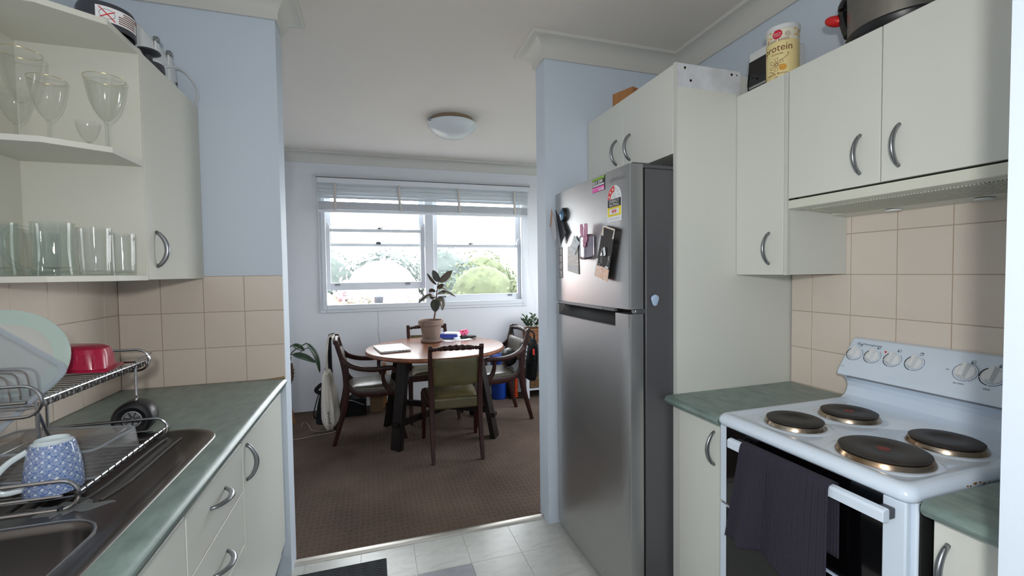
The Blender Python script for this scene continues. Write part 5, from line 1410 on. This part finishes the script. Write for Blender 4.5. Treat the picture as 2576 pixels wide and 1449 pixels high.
# ---- on top of the right cupboards
t = thing('protein_tub', 'cream tub of vanilla protein powder on top of the narrow wall cabinet', 'tub', (1.500, 1.314, 2.0555))
cx, cy, rz = 1.500, 1.314, .0545
m = MB(); m.lathe([(.0005, .0), (rz - .002, .0), (rz, .003), (rz, .150), ], 48, (cx, cy, 2.0555)); m.build('tub', CREAML, t, ang=40)
m = MB(); m.lathe([(rz, .150), (rz, .190)], 48, (cx, cy, 2.0555), cap=False); m.build('pale_band', CREAM2, t, flip=True)
m = MB(); m.lathe([(rz - .002, .188), (rz + .003, .189), (rz + .003, .205), (rz - .001, .209), (rz - .006, .2095), (rz - .008, .207), (.0005, .207)], 48, (cx, cy, 2.0555)); m.build('lid', WHITEP, t, ang=30)
fa = atan2(-cy, -cx)      # the label's middle looks at the kitchen
def cyl(a0, z0, h=.0006): return lambda x, y: (cx + (rz + h) * cos(fa + a0 + x / rz), cy + (rz + h) * sin(fa + a0 + x / rz), 2.0555 + z0 + y)
OFF = -.32
text_part('lettering', 'PLANT BASED', .0125, cyl(OFF, .1475), INKB, t, align='CENTER', sx=1.0)
text_part('lettering', 'protein', .036, cyl(OFF, .112), INKB, t, align='CENTER', sx=.95)
text_part('lettering', 'POWDER', .0095, cyl(OFF, .098), INKB, t, align='CENTER')
text_part('lettering', 'vanilla flavour', .0125, cyl(OFF, .026), INKB, t, align='CENTER')
text_part('lettering', '500 g', .009, cyl(OFF, .014), INKB, t, align='CENTER')
def disc(fn, cx_, cy_, r, n=20): 
    m = MB(); m.add([fn(cx_, cy_)] + [fn(cx_ + r * cos(2 * pi * k / n), cy_ + r * sin(2 * pi * k / n)) for k in range(n)], [(0, 1 + k, 1 + (k + 1) % n) for k in range(n)]); return m
disc(cyl(OFF, .17, .0008), 0, .003, .0165).build('red_badge', M('badge_red', (214, 30, 60), .4), t, flip=True)
text_part('lettering', 'Easy as', .0085, cyl(OFF, .1735, .0011), PAPER, t, align='CENTER'); text_part('lettering', 'Cleaner', .0075, cyl(OFF, .166, .0011), PAPER, t, align='CENTER')
disc(cyl(OFF + .62, .168, .0008), 0, 0, .010).build('grey_badge', M('badge_grey', (206, 196, 176), .5), t, flip=True)
disc(cyl(OFF + .34, .050, .0010), 0, 0, .012).build('amber_badge', GOLD, t, flip=True)
rnd = random.Random(5)
for k in range(22):
    a = -1.3 + 2.6 * rnd.random(); z = .160 + .027 * rnd.random()
    if abs(a - OFF) * rz < .02 or abs(a - OFF - .62) * rz < .013: continue
    disc(cyl(a, z), 0, 0, rnd.uniform(.002, .0042), 10).build('amber_spot', GOLD, t, flip=True)
m = MB(); fl = cyl(OFF - .05, .064, .0004)
for k in range(6):
    a = pi / 6 + k * pi / 3; pts = []
    for j in range(17):
        t_ = j / 16; s_ = sin(pi * t_) * .0062; rr = .004 + .021 * (t_ * 2 if t_ < .5 else 2 - t_ * 2); sd = 1 if t_ < .5 else -1
        pts.append(fl(rr * cos(a) - sd * s_ * sin(a) * .9, rr * sin(a) + sd * s_ * cos(a) * .9))
    m.tube(pts, .0007, 4)
m.tube([fl(.004 * cos(2 * pi * k / 12), .004 * sin(2 * pi * k / 12)) for k in range(12)], .0007, 4, closed=True)
m.tube([fl(x, y) for x, y in ((.012, .01), (.028, .02), (.038, .028), (.04, .036), (.034, .036))], .0008, 4)
m.tube([fl(x, y) for x, y in ((-.024, -.02), (-.016, -.024), (-.006, -.03))], .0008, 4)
m.build('flower_drawing', INKB, t)

mo = thing('toaster_oven', 'white toaster oven with a black glass door behind the protein tub', 'oven', (1.60, 1.34, 2.0555))
m = MB(); m.prism([(1.463, 2.062), (1.458, 2.10), (1.470, 2.222), (1.478, 2.232), (1.62, 2.232), (1.62, 2.062)], 1.318, 1.443, 'y'); m.build('casing', WHITEP, mo, bevel=.006)
m = MB(); m.prism([(1.4605, 2.068), (1.4565, 2.10), (1.4655, 2.190), (1.4695, 2.190), (1.4695, 2.068)], 1.322, 1.436, 'y'); m.build('glass_door', OVENGLASS, mo)
m = MB(); m.tube([(1.452, 1.34, 2.080), (1.452, 1.42, 2.080)], .006, 8); m.build('handle', CHROME, mo)
for y in (1.335, 1.42): m = MB(); m.lathe([(.01, 0), (.01, .007)], 10, (1.50, y, 2.0555)); m.build('foot', BLACKP, mo)
for y in (1.335, 1.42): m = MB(); m.lathe([(.01, 0), (.01, .007)], 10, (1.595, y, 2.0555)); m.build('foot', BLACKP, mo)

ck = thing('pressure_cooker', 'large steel electric cooker with a black base and red handle on the far right cupboard', 'cooker', (1.560, .955, 2.0525))
kx, ky = 1.560, .955
m = MB(); m.lathe([(.0005, 0), (.118, 0), (.130, .012), (.137, .034), (.134, .040), (.0005, .040)], 56, (kx, ky, 2.0525)); m.build('base', BLACKP, ck)
m = MB(); m.lathe([(.132, .040), (.132, .046), (.135, .205), (.130, .206)], 56, (kx, ky, 2.0525)); m.build('body', M('cooker_steel', (150, 146, 140), .38, metal=.9, var=(132, 128, 122), vscale=10), ck, ang=40)
m = MB(); m.lathe([(.138, .202), (.142, .208), (.140, .235), (.120, .262), (.06, .275), (.0005, .278)], 56, (kx, ky, 2.0525)); m.build('lid', BLACKP, ck)
m = MB(); aa = radians(262)
m.grid(lambda u, v: (kx + .1365 * cos(aa + (u - .5) * .9), ky + .1365 * sin(aa + (u - .5) * .9), 2.0525 + .05 + .15 * v), 12, 2); m.build('control_panel', HANDLE, ck, solid=.003)
hd = Vector((-.35, .93, 0)).normalized(); c0 = Vector((kx, ky, 0)) + hd * .132
m = MB(); m.tube(bez([c0 + Vector((0, 0, 2.0525 + .19)), c0 + hd * .016 + Vector((0, 0, 2.0525 + .17)), c0 + hd * .014 + Vector((0, 0, 2.0525 + .125)), c0 + Vector((0, 0, 2.0525 + .07))], 4), (.014, .022), 10, up=(0, 0, 1)); m.build('bracket', BLACKP, ck)
m = MB(); m.ball((0, 0, 0), (.033, .021, .017), 14, 8, Mx=Matrix.Translation(c0 + hd * .038 + Vector((0, 0, 2.0525 + .135))) @ Matrix.Rotation(atan2(hd.y, hd.x), 4, 'Z') @ Matrix.Rotation(radians(-25), 4, 'Y')); m.build('handle', REDP, ck)

t = thing('timber_block', 'small open pine box on top of the cupboard over the fridge', 'box', (1.22, 1.93, 2.1555))
Mx = Matrix.Translation((1.215, 1.915, 2.1555)) @ Matrix.Rotation(radians(20), 4, 'Z')
for b in ((-.05, -.06, 0, .05, -.046, .075), (-.05, .046, 0, .05, .06, .075), (-.05, -.046, 0, -.038, .046, .075), (.038, -.046, 0, .05, .046, .075), (-.038, -.046, 0, .038, .046, .012)):
    m = MB(); m.box(*b, Mx=Mx); m.build('board', TIMBER, t, bevel=.002)

# ---- on top of the left cupboards
ZS = 2.0715
t = thing('baking_ring', 'dark non-stick ring with a white warning sticker on top of the open shelves', 'pan', (-.728, 1.62, ZS))
rcx, rcy, rr_ = -.728, 1.622, .067
m = MB(); m.lathe([(rr_ - .004, 0), (rr_, .002), (rr_, .060), (rr_ - .004, .070), (rr_ - .02, .074), (.0005, .074), (.0005, .070), (rr_ - .01, .068), (rr_ - .004, .055)], 56, (rcx, rcy, ZS), cap=False); m.build('shell', DGREY, t)
m = MB(); m.ball((rcx, rcy, ZS + .082), (.012, .012, .014)); m.build('knob', BLACKP, t)
def cyr(a0, z0, h): return lambda x, y: (rcx + (rr_ + h) * cos(a0 + x / rr_), rcy + (rr_ + h) * sin(a0 + x / rr_), ZS + z0 + y)
c2 = cyr(-1.5, .014, .0008)
m = MB(); m.grid(lambda u, v: c2(.0 + .108 * u, .042 * v), 16, 2); m.build('sticker', PAPER, t, flip=True)
c3 = cyr(-1.5, .014, .0016)
m = MB()
for (ax, ay, bx_, by) in ((.008, .038, .042, .004), (.010, .010, .042, .032)): m.tube([c3(ax + (bx_ - ax) * k / 8, ay + (by - ay) * k / 8) for k in range(9)], .0013, 4)
m.build('red_cross', LRED, t)
m = MB(); m.tube([c3(.025 + .017 * cos(2 * pi * k / 20), .021 + .013 * sin(2 * pi * k / 20)) for k in range(20)], .0006, 4, closed=True); m.build('sketch', INKG, t)
m = MB()
for k in range(6): m.tube([c3(.050 + .048 * j / 6 + .003 * (k < 2) * 4, .036 - k * .006) for j in range(7)], .0012, 4)
m.build('print_line', INKB, t)

t = thing('bread_maker', 'white kitchen appliance with silver clips on top of the left wall cabinet', 'appliance', (-.80, 1.96, ZS))
m = MB()
q = rrect(-.90, 1.835, -.735, 2.178, .05, 6)
m.loops([[(a, b, ZS + .002) for a, b in q], [(a, b, ZS + .10) for a, b in q], [(a, b, ZS + .150) for a, b in rrect(-.895, 1.841, -.740, 2.172, .048, 6)], [(a, b, ZS + .172) for a, b in rrect(-.88, 1.862, -.755, 2.15, .04, 6)], [(a, b, ZS + .178) for a, b in rrect(-.86, 1.89, -.775, 2.12, .03, 6)]], True, True)
m.build('body', WHITEP, t, ang=60)
for y in (1.965, 2.072):
    m = MB(); m.box(-.738, y - .014, ZS + .03, -.731, y + .014, ZS + .150); m.build('latch_bar', WHITEP, t, bevel=.002)
    m = MB(); m.box(-.742, y - .012, ZS + .150, -.726, y + .010, ZS + .168); m.build('silver_clip', HANDLE, t, bevel=.003)
m = MB(); m.box(-.7355, 1.925, ZS + .085, -.7335, 1.934, ZS + .097); m.build('button', DGREY, t)
for z in (.045, .062): m = MB(); m.box(-.7355, 2.125, ZS + z, -.7325, 2.134, ZS + z + .009); m.build('button', DGREY, t)
m = MB(); m.tube([(-.738, 2.15, ZS + .018), (-.712, 2.15, ZS + .018)], .009, 10); m.build('knob', HANDLE, t)
t = thing('beater_stand', 'dark grey plastic attachment on the edge of the left wall cabinet top', 'attachment', (-.715, 1.86, ZS))
m = MB(); m.lathe([(.042, 0), (.046, .004), (.044, .026), (.018, .032), (.012, .040), (.012, .056), (.030, .062), (.036, .066), (.034, .071), (.0005, .071)], 32, (-.722, 1.862, ZS)); m.build('body', DGREY, t)
m = MB(); m.lathe([(.055, 0), (.058, .012), (.048, .034), (.02, .046), (.0005, .048)], 28, (-.755, 1.765, ZS)); single(m, 'dome_cap', M('beige_plastic', (208, 200, 188), .4), 'pale beige domed cap between the dark ring and the white appliance', 'cap', (-.755, 1.765, ZS))
m = MB(); m.tube(bez([(-.735, 2.00, ZS + .07), (-.715, 2.03, ZS + .095), (-.695, 2.10, ZS + .105), (-.675, 2.165, ZS + .06), (-.685, 2.175, ZS + .006), (-.70, 2.176, ZS + .004)], 6), .0038, 8); single(m, 'power_cord', M('cord_white', (206, 208, 210), .4), 'white looped power cord at the end of the left wall cabinet top', 'cord', (-.70, 2.1, ZS))

# ---- glasses on the shelves
def wine(loc, s, label, mat, rim=True, cr=False):
    t = thing('wine_glass', label, 'glass', loc, 'stemmed glasses on the middle shelf')
    x, y, z = loc
    s, hs_ = s if isinstance(s, tuple) else (s, s)
    pr_ = [(.032, 0), (.034, .0015), (.020, .004), (.006, .008), (.0042, .02), (.004, .062), (.006, .070), (.015, .078), (.026, .093), (.034, .113), (.0405, .140), (.0445, .165)]
    pr_ = [(r, h * hs_ / s) for r, h in pr_]; kz = hs_ / s
    m = MB(); m.lathe([(r * s, h * s) for r, h in pr_[:7]] + [(.0005, .072 * hs_)], 28, loc); m.build('stem', mat, t, ang=60)
    m = MB(); m.lathe([(.0005, .072 * hs_)] + [(r * s, h * s) for r, h in pr_[6:]], 36, loc, cap=False)
    if cr: m.v = [v + Vector(noise.noise_vector(v * 160)) * .0011 if v.z < z + .135 * hs_ else v for v in m.v]
    m.build('bowl', mat, t, ang=60, flip=True)
    if rim:
        m = MB(); m.tube([(x + .0445 * s * cos(a), y + .0445 * s * sin(a), z + .165 * hs_) for a in [2 * pi * k / 40 for k in range(40)]], .0006, 5, closed=True); m.build('gilt_rim', GOLDRIM, t)
    return t
zsm = 1.7235
wine((-.722, 1.585, zsm), (1.06, 1.27), 'crackle stemmed glass standing alone nearest the cabinet on the middle shelf', GLASSC, True, True)
wine((-.862, 1.600, zsm), (.93, 1.20), 'plain stemmed glass second from the cabinet on the middle shelf', GLASS)
wine((-.862, 1.500, zsm), (.96, 1.37), 'large plain stemmed glass at the front of the middle shelf', GLASS)
wine((-.935, 1.60, zsm), (.8, .95), 'small stemmed glass at the back corner of the middle shelf', GLASS, False)
wine((-.80, 1.655, zsm), (.66, .62), 'small stemmed glass half hidden behind the plain ones on the middle shelf', GLASS, False)
zb = 1.3675
def tumbler(loc, r, h, label, mat, flare=1.08):
    t = thing('tumbler', label, 'glass', loc, 'tumblers on the bottom shelf')
    m = MB(); m.lathe([(.0005, .001), (r * .92, .0), (r * .96, .004), (r, h * .3), (r * flare, h), (r * flare - .0025, h), (r - .003, h * .3), (r * .93, .014), (.0005, .012)], 40, loc, lobes=lambda a, z: .008 * cos(16 * a) if .02 < z < h * .9 else 0)
    m.build('wall', mat, t, ang=50)
    m = MB(); m.lathe([(.0005, .002), (r * .88, .002), (r * .90, .012), (.0005, .0115)], 32, loc); m.build('thick_base', GLASSG, t)
    return t
def mug_glass(loc, r, h, label, ang):
    t = thing('glass_mug', label, 'mug', loc, 'glass mugs on the bottom shelf')
    m = MB(); m.lathe([(.0005, .001), (r * 1.03, .0), (r * 1.05, .008), (r * .985, .03), (r * .96, h * .45), (r, h), (r - .0035, h), (r * .96 - .004, h * .45), (r * .95, .024), (.0005, .020)], 44, loc); m.build('wall', GLASSG, t, ang=60)
    m = MB(); m.lathe([(.0005, .003), (r * .98, .003), (r * .95, .020), (.0005, .019)], 36, loc); m.build('thick_base', GLASSG, t)
    d = Vector((cos(ang), sin(ang), 0)); c0 = Vector(loc)
    m = MB(); m.tube(bez([c0 + d * r * .97 + Vector((0, 0, h * .86)), c0 + d * (r + .032) + Vector((0, 0, h * .87)), c0 + d * (r + .050) + Vector((0, 0, h * .66)), c0 + d * (r + .044) + Vector((0, 0, h * .34)), c0 + d * (r + .016) + Vector((0, 0, h * .13)), c0 + d * r * .98 + Vector((0, 0, h * .12))], 6), .0068, 10); m.build('handle', GLASSG, t)
    return t
mug_glass((-.835, 1.545, zb), .0445, .146, 'clear glass mug with its handle turned to the left wall on the bottom shelf', radians(222))
mug_glass((-.930, 1.50, zb), .0435, .140, 'clear glass mug at the wall end of the bottom shelf', radians(150))
tumbler((-.748, 1.555, zb), .0355, .134, 'ribbed tumbler beside the glass mug on the bottom shelf', GLASS)
tumbler((-.715, 1.625, zb), .0300, .124, 'narrow tumbler nearest the cabinet on the bottom shelf', GLASS, 1.05)
tumbler((-.905, 1.625, zb), .034, .125, 'dim tumbler behind the two glass mugs on the bottom shelf', GLASS)
# ------------------------------------------------------------------ dish rack and what dries in it
rk = thing('dish_rack', 'two tier chrome wire dish rack standing on the sink drainer', 'rack', (-.75, 1.3, .899))
def stadium(x0, x1, y, z0, z1, n=10, open_left=False):
    r = (z1 - z0) / 2; zc = (z0 + z1) / 2; P = []
    for k in range(n + 1): a = pi / 2 - pi * k / n; P.append((x1 - r + r * cos(a), y, zc + r * sin(a)))
    for k in range(n + 1): a = -pi / 2 - pi * k / n; P.append((x0 + r + r * cos(a), y, zc + r * sin(a)))
    return P
LX0, LX1, LY0, LY1 = -.900, -.572, 1.098, 1.500
UX0, UX1, UY0, UY1 = -.930, -.678, 1.195, 1.672
def tier(X0, X1, Y0, Y1, z0, z1, zb_, nx, nm):
    for y in (Y0, Y1): m = MB(); m.tube(stadium(X0, X1, y, z0, z1), .0038, 8, closed=True); m.build('end_loop', CHROME, rk)
    for x in (X0 + .02, X1 - .004):
        m = MB(); m.tube([(x, Y0 - .004, (z0 + z1) / 2), (x, Y1 + .012, (z0 + z1) / 2)], .0032, 8); m.build('long_rail', CHROME, rk)
    m = MB(); m.tube([(X0 + .02, Y0 + .006, (z0 + z1) / 2 - .004), (X1 - .03, Y0 + .006, (z0 + z1) / 2 - .004)], .003, 8); m.build('cross_rail', CHROME, rk); m = MB(); m.tube([(X0 + .02, Y1 - .006, (z0 + z1) / 2 - .004), (X1 - .03, Y1 - .006, (z0 + z1) / 2 - .004)], .003, 8); m.build('cross_rail', CHROME, rk)
    n = int((Y1 - Y0) / .026)
    for k in range(1, n):
        y = Y0 + (Y1 - Y0) * k / n; m = MB()
        m.tube(bez([(X0 + .018, y, (z0 + z1) / 2), (X0 + .03, y, zb_), ((X0 + X1) / 2, y, zb_ - .001), (X1 - .02, y, zb_), (X1 - .002, y, (z0 + z1) / 2 + .004)], 3), .0019, 6); m.build('wire', CHROME, rk)
tier(LX0, LX1, LY0, LY1, .9005, .958, .914, 8, 'low')
tier(UX0, UX1, UY0, UY1, 1.068, 1.134, 1.080, 8, 'up')
m = MB(); P = []
for k in range(61): P.append((UX1 - .004 - .007, UY0 + .01 + (UY1 - UY0) * k / 61, 1.094 + .010 * (1 if k % 2 else -1)))
m.tube(P, .0018, 5); m.build('zigzag_wire', CHROME, rk)
m = MB(); m.tube([(UX1 - .004, UY1 - .08, 1.108), (UX1 - .004, UY1 + .022, 1.118)], .003, 6); m.build('rail_tip', CHROME, rk)
for y in (UY0 + .005, UY1 - .06):
    m = MB(); m.tube([(-.69, y, 1.10), (-.69, y, .99), (-.69, y, .918)], .0038, 8); m.build('post', CHROME, rk)
    m = MB(); m.tube([(-.905, y, 1.10), (-.905, y, .918)], .0038, 8); m.build('post', CHROME, rk)
m = MB(); m.tube(bez([(-.69, UY0 + .01, 1.07), (-.70, UY0 + .06, 1.00), (-.735, UY0 + .16, .955), (-.76, UY0 + .24, .95)], 5), .003, 6); m.build('brace_wire', CHROME, rk)
for x, y in ((LX1 - .03, LY0), (LX0 + .03, LY0), (LX1 - .03, LY1), (LX0 + .03, LY1)):
    m = MB(); m.lathe([(.006, 0), (.006, .006)], 8, (x, y, .8985)); m.build('rubber_foot', BLACKP, rk)
for k in range(5):
    y = UY0 + .035 + k * .03; m = MB()
    m.tube(bez([(UX0 + .05, y, 1.086), (UX0 + .055, y, 1.135), (UX0 + .075, y, 1.148), (UX0 + .135, y, 1.148), (UX0 + .155, y, 1.135), (UX0 + .16, y, 1.086)], 3), .0022, 6); m.build('plate_divider', CHROME, rk)

# big cloudy container standing on its corner in the upper tier
Mt = Matrix.Translation((-.842, 1.262, 1.135)) @ Matrix.Rotation(radians(14), 4, 'Z') @ Matrix.Rotation(radians(-16), 4, 'X') @ Matrix.Rotation(radians(41), 4, 'Y')
t = thing('plastic_container', 'large cloudy plastic container drying on its corner in the upper tier of the dish rack', 'container', (-.825, 1.262, 1.085))
S_ = .118
def sq(s, y, r): return [(a, y, b) for a, b in rrect(-s, -s, s, s, r, 6)]
m = MB(); m.loops([sq(S_, -.020, .022), sq(S_, -.016, .022), sq(S_ - .008, -.015, .02), sq(S_ - .014, .04, .03), sq(S_ - .022, .05, .03)], False, True, Mx=Mt); m.build('wall', PLAS, t, ang=50, flip=True)
m = MB(); m.loops([sq(S_ + .003, -.022, .024), sq(S_ + .003, -.014, .024), sq(S_ - .006, -.014, .02), sq(S_ - .006, -.022, .02), sq(S_ + .003, -.022, .024)], Mx=Mt); m.build('rim', PLAS, t)
# pale green plate behind it
t = thing('dinner_plate', 'pale green rimmed plate standing in the upper tier of the dish rack', 'plate', (-.845, 1.395, 1.085))
Mt = Matrix.Translation((-.860, 1.395, 1.166)) @ Matrix.Rotation(radians(20), 4, 'Z') @ Matrix.Rotation(radians(78), 4, 'X')
m = MB(); m.lathe([(.083, .005), (.112, .014), (.1185, .017), (.119, .013), (.112, .008), (.07, -.006), (.0005, -.007)], 56, Mx=Mt, cap=False); m.build('green_rim', PGREEN, t, ang=40)
m = MB(); m.lathe([(.0005, .001), (.070, .001), (.0845, .0058), (.083, .003), (.06, -.001)], 48, Mx=Mt, cap=False); m.build('pale_well', PWHITE, t, ang=40)
# magenta cake tin upside down
t = thing('cake_mould', 'magenta silicone cake mould upside down in the upper tier of the dish rack', 'mould', (-.745, 1.56, 1.105))
Mt = Matrix.Translation((-.805, 1.560, 1.104)) @ Matrix.Rotation(radians(8), 4, 'Z') @ Matrix.Rotation(radians(4), 4, 'Y')
def rq(lx, ly, z, r): return [(a, b, z) for a, b in rrect(-lx, -ly, lx, ly, r, 6)]
m = MB(); m.loops([rq(.088, .070, 0, .012), rq(.088, .070, .005, .012), rq(.078, .062, .007, .035), rq(.072, .057, .045, .04), rq(.066, .052, .060, .038), rq(.052, .040, .0665, .03)], True, True, Mx=Mt); m.build('body', RED, t, ang=40)
for k in range(7):
    m = MB(); x = -.054 + .018 * k; m.box(x - .0022, -.0605, .008, x + .0022, -.054, .046, Mx=Mt @ Matrix.Rotation(0, 4, 'X')); m.build('flute', RED, t, bevel=.001)

# wave pattern mug, upside down on the lower tier
def seigaiha(u, v):
    """scale-pattern print; u, v in scale widths. Returns 0 pale, 1 blue"""
    SPc, RAD = .42, .56
    top = int(math.floor((v + RAD) / SPc)) + 1
    for row in range(top, top - 6, -1):
        cyy = row * SPc; off = .5 if row % 2 else 0.0
        dx = u - (round(u - off) + off); d = sqrt(dx * dx + (v - cyy) ** 2)
        if d <= RAD:
            ring = d / RAD
            if ring < .2: return .06
            k = (ring - .2) / .8 * 4.5
            return .95 if (k - math.floor(k)) > .38 or ring > .93 else .14
    return 1.0
mg = thing('mug', 'blue and white wave pattern mug upside down on the lower tier of the dish rack', 'mug', (-.64, 1.165, .919))
MC = Vector((-.6475, 1.165, .919))
MUGM = vcol_mat('wave_print_glaze', .14, .5)
nu, nv = 300, 110; R0, R1, Hm = .0465, .0335, .104
m = MB(); vs = []; cols = []
blue = lin((26, 52, 128)); blue2 = lin((58, 92, 156)); pale = lin((190, 202, 210))
for j in range(nv + 1):
    v = j / nv
    r = R0 + (R1 - R0) * v + .004 * sin(pi * v) + (-.006 * max(0, (v - .93) / .07) ** 2)
    for i in range(nu):
        a = 2 * pi * i / nu
        vs.append(MC + Vector((r * cos(a), r * sin(a), Hm * v)))
        p_ = seigaiha(i / nu * 13, v * 4.9)
        bl_ = [x + (y - x) * (.5 + .5 * sin(i / nu * 2 * pi * 1 + 2.4)) for x, y in zip(blue, blue2)]
        if v > .965: p_ = .0
        cols.append([x + (y - x) * p_ for x, y in zip(pale, bl_)])
fs = [(j * nu + i, j * nu + (i + 1) % nu, (j + 1) * nu + (i + 1) % nu, (j + 1) * nu + i) for j in range(nv) for i in range(nu)]
m.add(vs, fs); o = m.build('body', MUGM, mg, ang=60, flip=True)
ca_ = o.data.color_attributes.new('Col', 'FLOAT_COLOR', 'POINT')
for i, c_ in enumerate(cols): ca_.data[i].color = c_
m = MB(); zt_ = MC.z + Hm
m.lathe([(.0275, Hm - .001), (.0268, Hm + .003), (.0245, Hm + .003), (.0235, Hm - .004), (.0005, Hm - .0045)], 40, tuple(MC), cap=False); m.build('foot', M('mug_pale_glaze', (196, 208, 212), .18), mg)
hd = Vector((-.93, -.36, 0)).normalized()
m = MB(); m.tube(bez([MC + hd * .041 + Vector((0, 0, .012)), MC + hd * .074 + Vector((0, 0, .012)), MC + hd * .088 + Vector((0, 0, .034)), MC + hd * .066 + Vector((0, 0, .068)), MC + hd * .036 + Vector((0, 0, .088))], 6), (.0058, .0045), 10, up=(0, 0, 1)); m.build('handle', bpy.data.materials['mug_pale_glaze'], mg)

# clear plastic box upside down behind it
t = thing('plastic_container', 'clear stained plastic container upside down on the lower tier of the dish rack', 'container', (-.72, 1.345, .919))
Mt = Matrix.Translation((-.730, 1.315, .9205)) @ Matrix.Rotation(radians(-4), 4, 'Z') @ Matrix.Rotation(radians(3), 4, 'Y')
m = MB(); m.loops([rq(.142, .100, 0, .02), rq(.142, .100, .004, .02), rq(.135, .093, .005, .02), rq(.128, .088, .056, .022), rq(.122, .082, .060, .022)], False, True, Mx=Mt); m.build('wall', PLASC, t, ang=45, flip=True)
m = MB(); m.tube([Mt @ Vector(q) for q in rq(.142, .100, .002, .02)], .0025, 6, closed=True); m.build('rim', PLAS, t)
m = MB(); m.tube([Mt @ Vector(q) for q in rq(.1255, .0855, .0575, .022)], .0028, 6, closed=True); m.build('top_edge_highlight', PLAS, t)  # cloudier tube along the thick edge, added to show its highlight
STAIN = M('orange_stain', (176, 122, 62), .6, var=(150, 110, 70), vscale=20)
k_ = Nodes('curry_stain'); k_.t.nodes.remove(k_.b)
tr_ = k_.n('ShaderNodeBsdfTransparent'); df_ = k_.n('ShaderNodeBsdfDiffuse'); df_.inputs[0].default_value = lin((178, 126, 66)); nz_ = k_.n('ShaderNodeTexNoise', Scale=14.0, Detail=5.0); k_.l(k_.coord(), nz_.inputs['Vector'])
mp_ = k_.n('ShaderNodeMapRange'); mp_.inputs['From Min'].default_value = .38; mp_.inputs['From Max'].default_value = .72; mp_.inputs['To Max'].default_value = .7; k_.l(nz_.outputs['Fac'], mp_.inputs['Value'])
mx_ = k_.n('ShaderNodeMixShader'); k_.l(mp_.outputs[0], mx_.inputs[0]); k_.l(tr_.outputs[0], mx_.inputs[1]); k_.l(df_.outputs[0], mx_.inputs[2]); k_.l(mx_.outputs[0], k_.out.inputs['Surface'])
m = MB(); m.grid(lambda u, v: Mt @ Vector((-.115 + .17 * u, -.03 + .108 * v, .0592)), 4, 4); m.build('stain', k_.m, t, flip=True)
# black moka pot base on its side
t = thing('coffee_pot_base', 'black round coffee pot part on its side at the end of the dish rack', 'pot', (-.68, 1.56, .899))
Mt = Matrix.Translation((-.672, 1.535, .9505)) @ Matrix.Scale(1.07, 4) @ Matrix.Rotation(radians(6), 4, 'Z') @ Matrix.Rotation(radians(-90), 4, 'X')
m = MB(); m.lathe([(.022, .004), (.024, .0), (.036, -.004), (.043, .0), (.0465, .006), (.047, .05), (.044, .058), (.0005, .060)], 44, Mx=Mt, cap=False); m.build('shell', BLACKP, t, ang=35)
m = MB(); m.lathe([(.0225, .0035), (.020, .003), (.018, .012), (.0005, .013)], 28, Mx=Mt, cap=False); m.build('metal_core', M('dull_aluminium', (150, 152, 156), .4, metal=.3), t)
for k in range(7):
    a = 2 * pi * k / 7; m = MB(); m.box(-.001, .004, .004, .001, .018, .0125, Mx=Mt @ Matrix.Rotation(a, 4, 'Z')); m.build('fin', DGREY, t)
m = MB(); m.lathe([(.0335, -.0045), (.0345, -.0052), (.0355, -.0045)], 40, Mx=Mt, cap=False); m.build('ring_groove', DGREY, t)
# tall clear bottle at the left end, a pair of small lids under the big box
t = thing('glass_bottle', 'tall clear bottle upside down at the left end of the dish rack', 'bottle', (-.79, 1.145, .919))
m = MB(); m.lathe([(.030, 0), (.032, .003), (.0325, .020), (.0335, .10), (.026, .135), (.020, .150), (.0005, .152)], 32, (-.775, 1.15, .919)); m.build('wall', GLASSC, t)
m = MB()
for z in (.008, .016, .024): m.tube([(-.775 + .0335 * cos(a), 1.15 + .0335 * sin(a), .919 + z) for a in [2 * pi * k / 28 for k in range(28)]], .0016, 5, closed=True)
m.build('thread', GLASSG, t)
m = MB(); q = [(-.62, 1.07), (-.55, 1.085), (-.528, 1.10), (-.545, 1.118), (-.575, 1.125), (-.59, 1.15), (-.615, 1.13), (-.66, 1.12)]
k_ = glass_mat('water_film', (.9, .9, .9), rough=.15, haze=.35, haze_col=(170, 174, 176))
m.prism([(a + .012 * sin(b * 190), b + .008 * sin(a * 210)) for a, b in [Vector(q[i]).lerp(Vector(q[(i + 1) % len(q)]), t / 5) for i in range(len(q)) for t in range(5)]], .8985, .8996); single(m, 'water_patch', k_, 'pale soapy water patch on the drainer before the dish rack', 'water', (-.6, 1.1, .8985))
# brown sealant where the worktop meets the jamb
m = MB(); m.tube(bez([(-.45, YN - .007, .9045), (-.40, YN - .007, .9055), (-.384, YN - .006, .908)], 4), [.0022, .002, .003, .0045, .005, .005, .006, .006, .005], 6); m.build('sealant', M('old_sealant', (158, 132, 100), .6), W_NIBL)
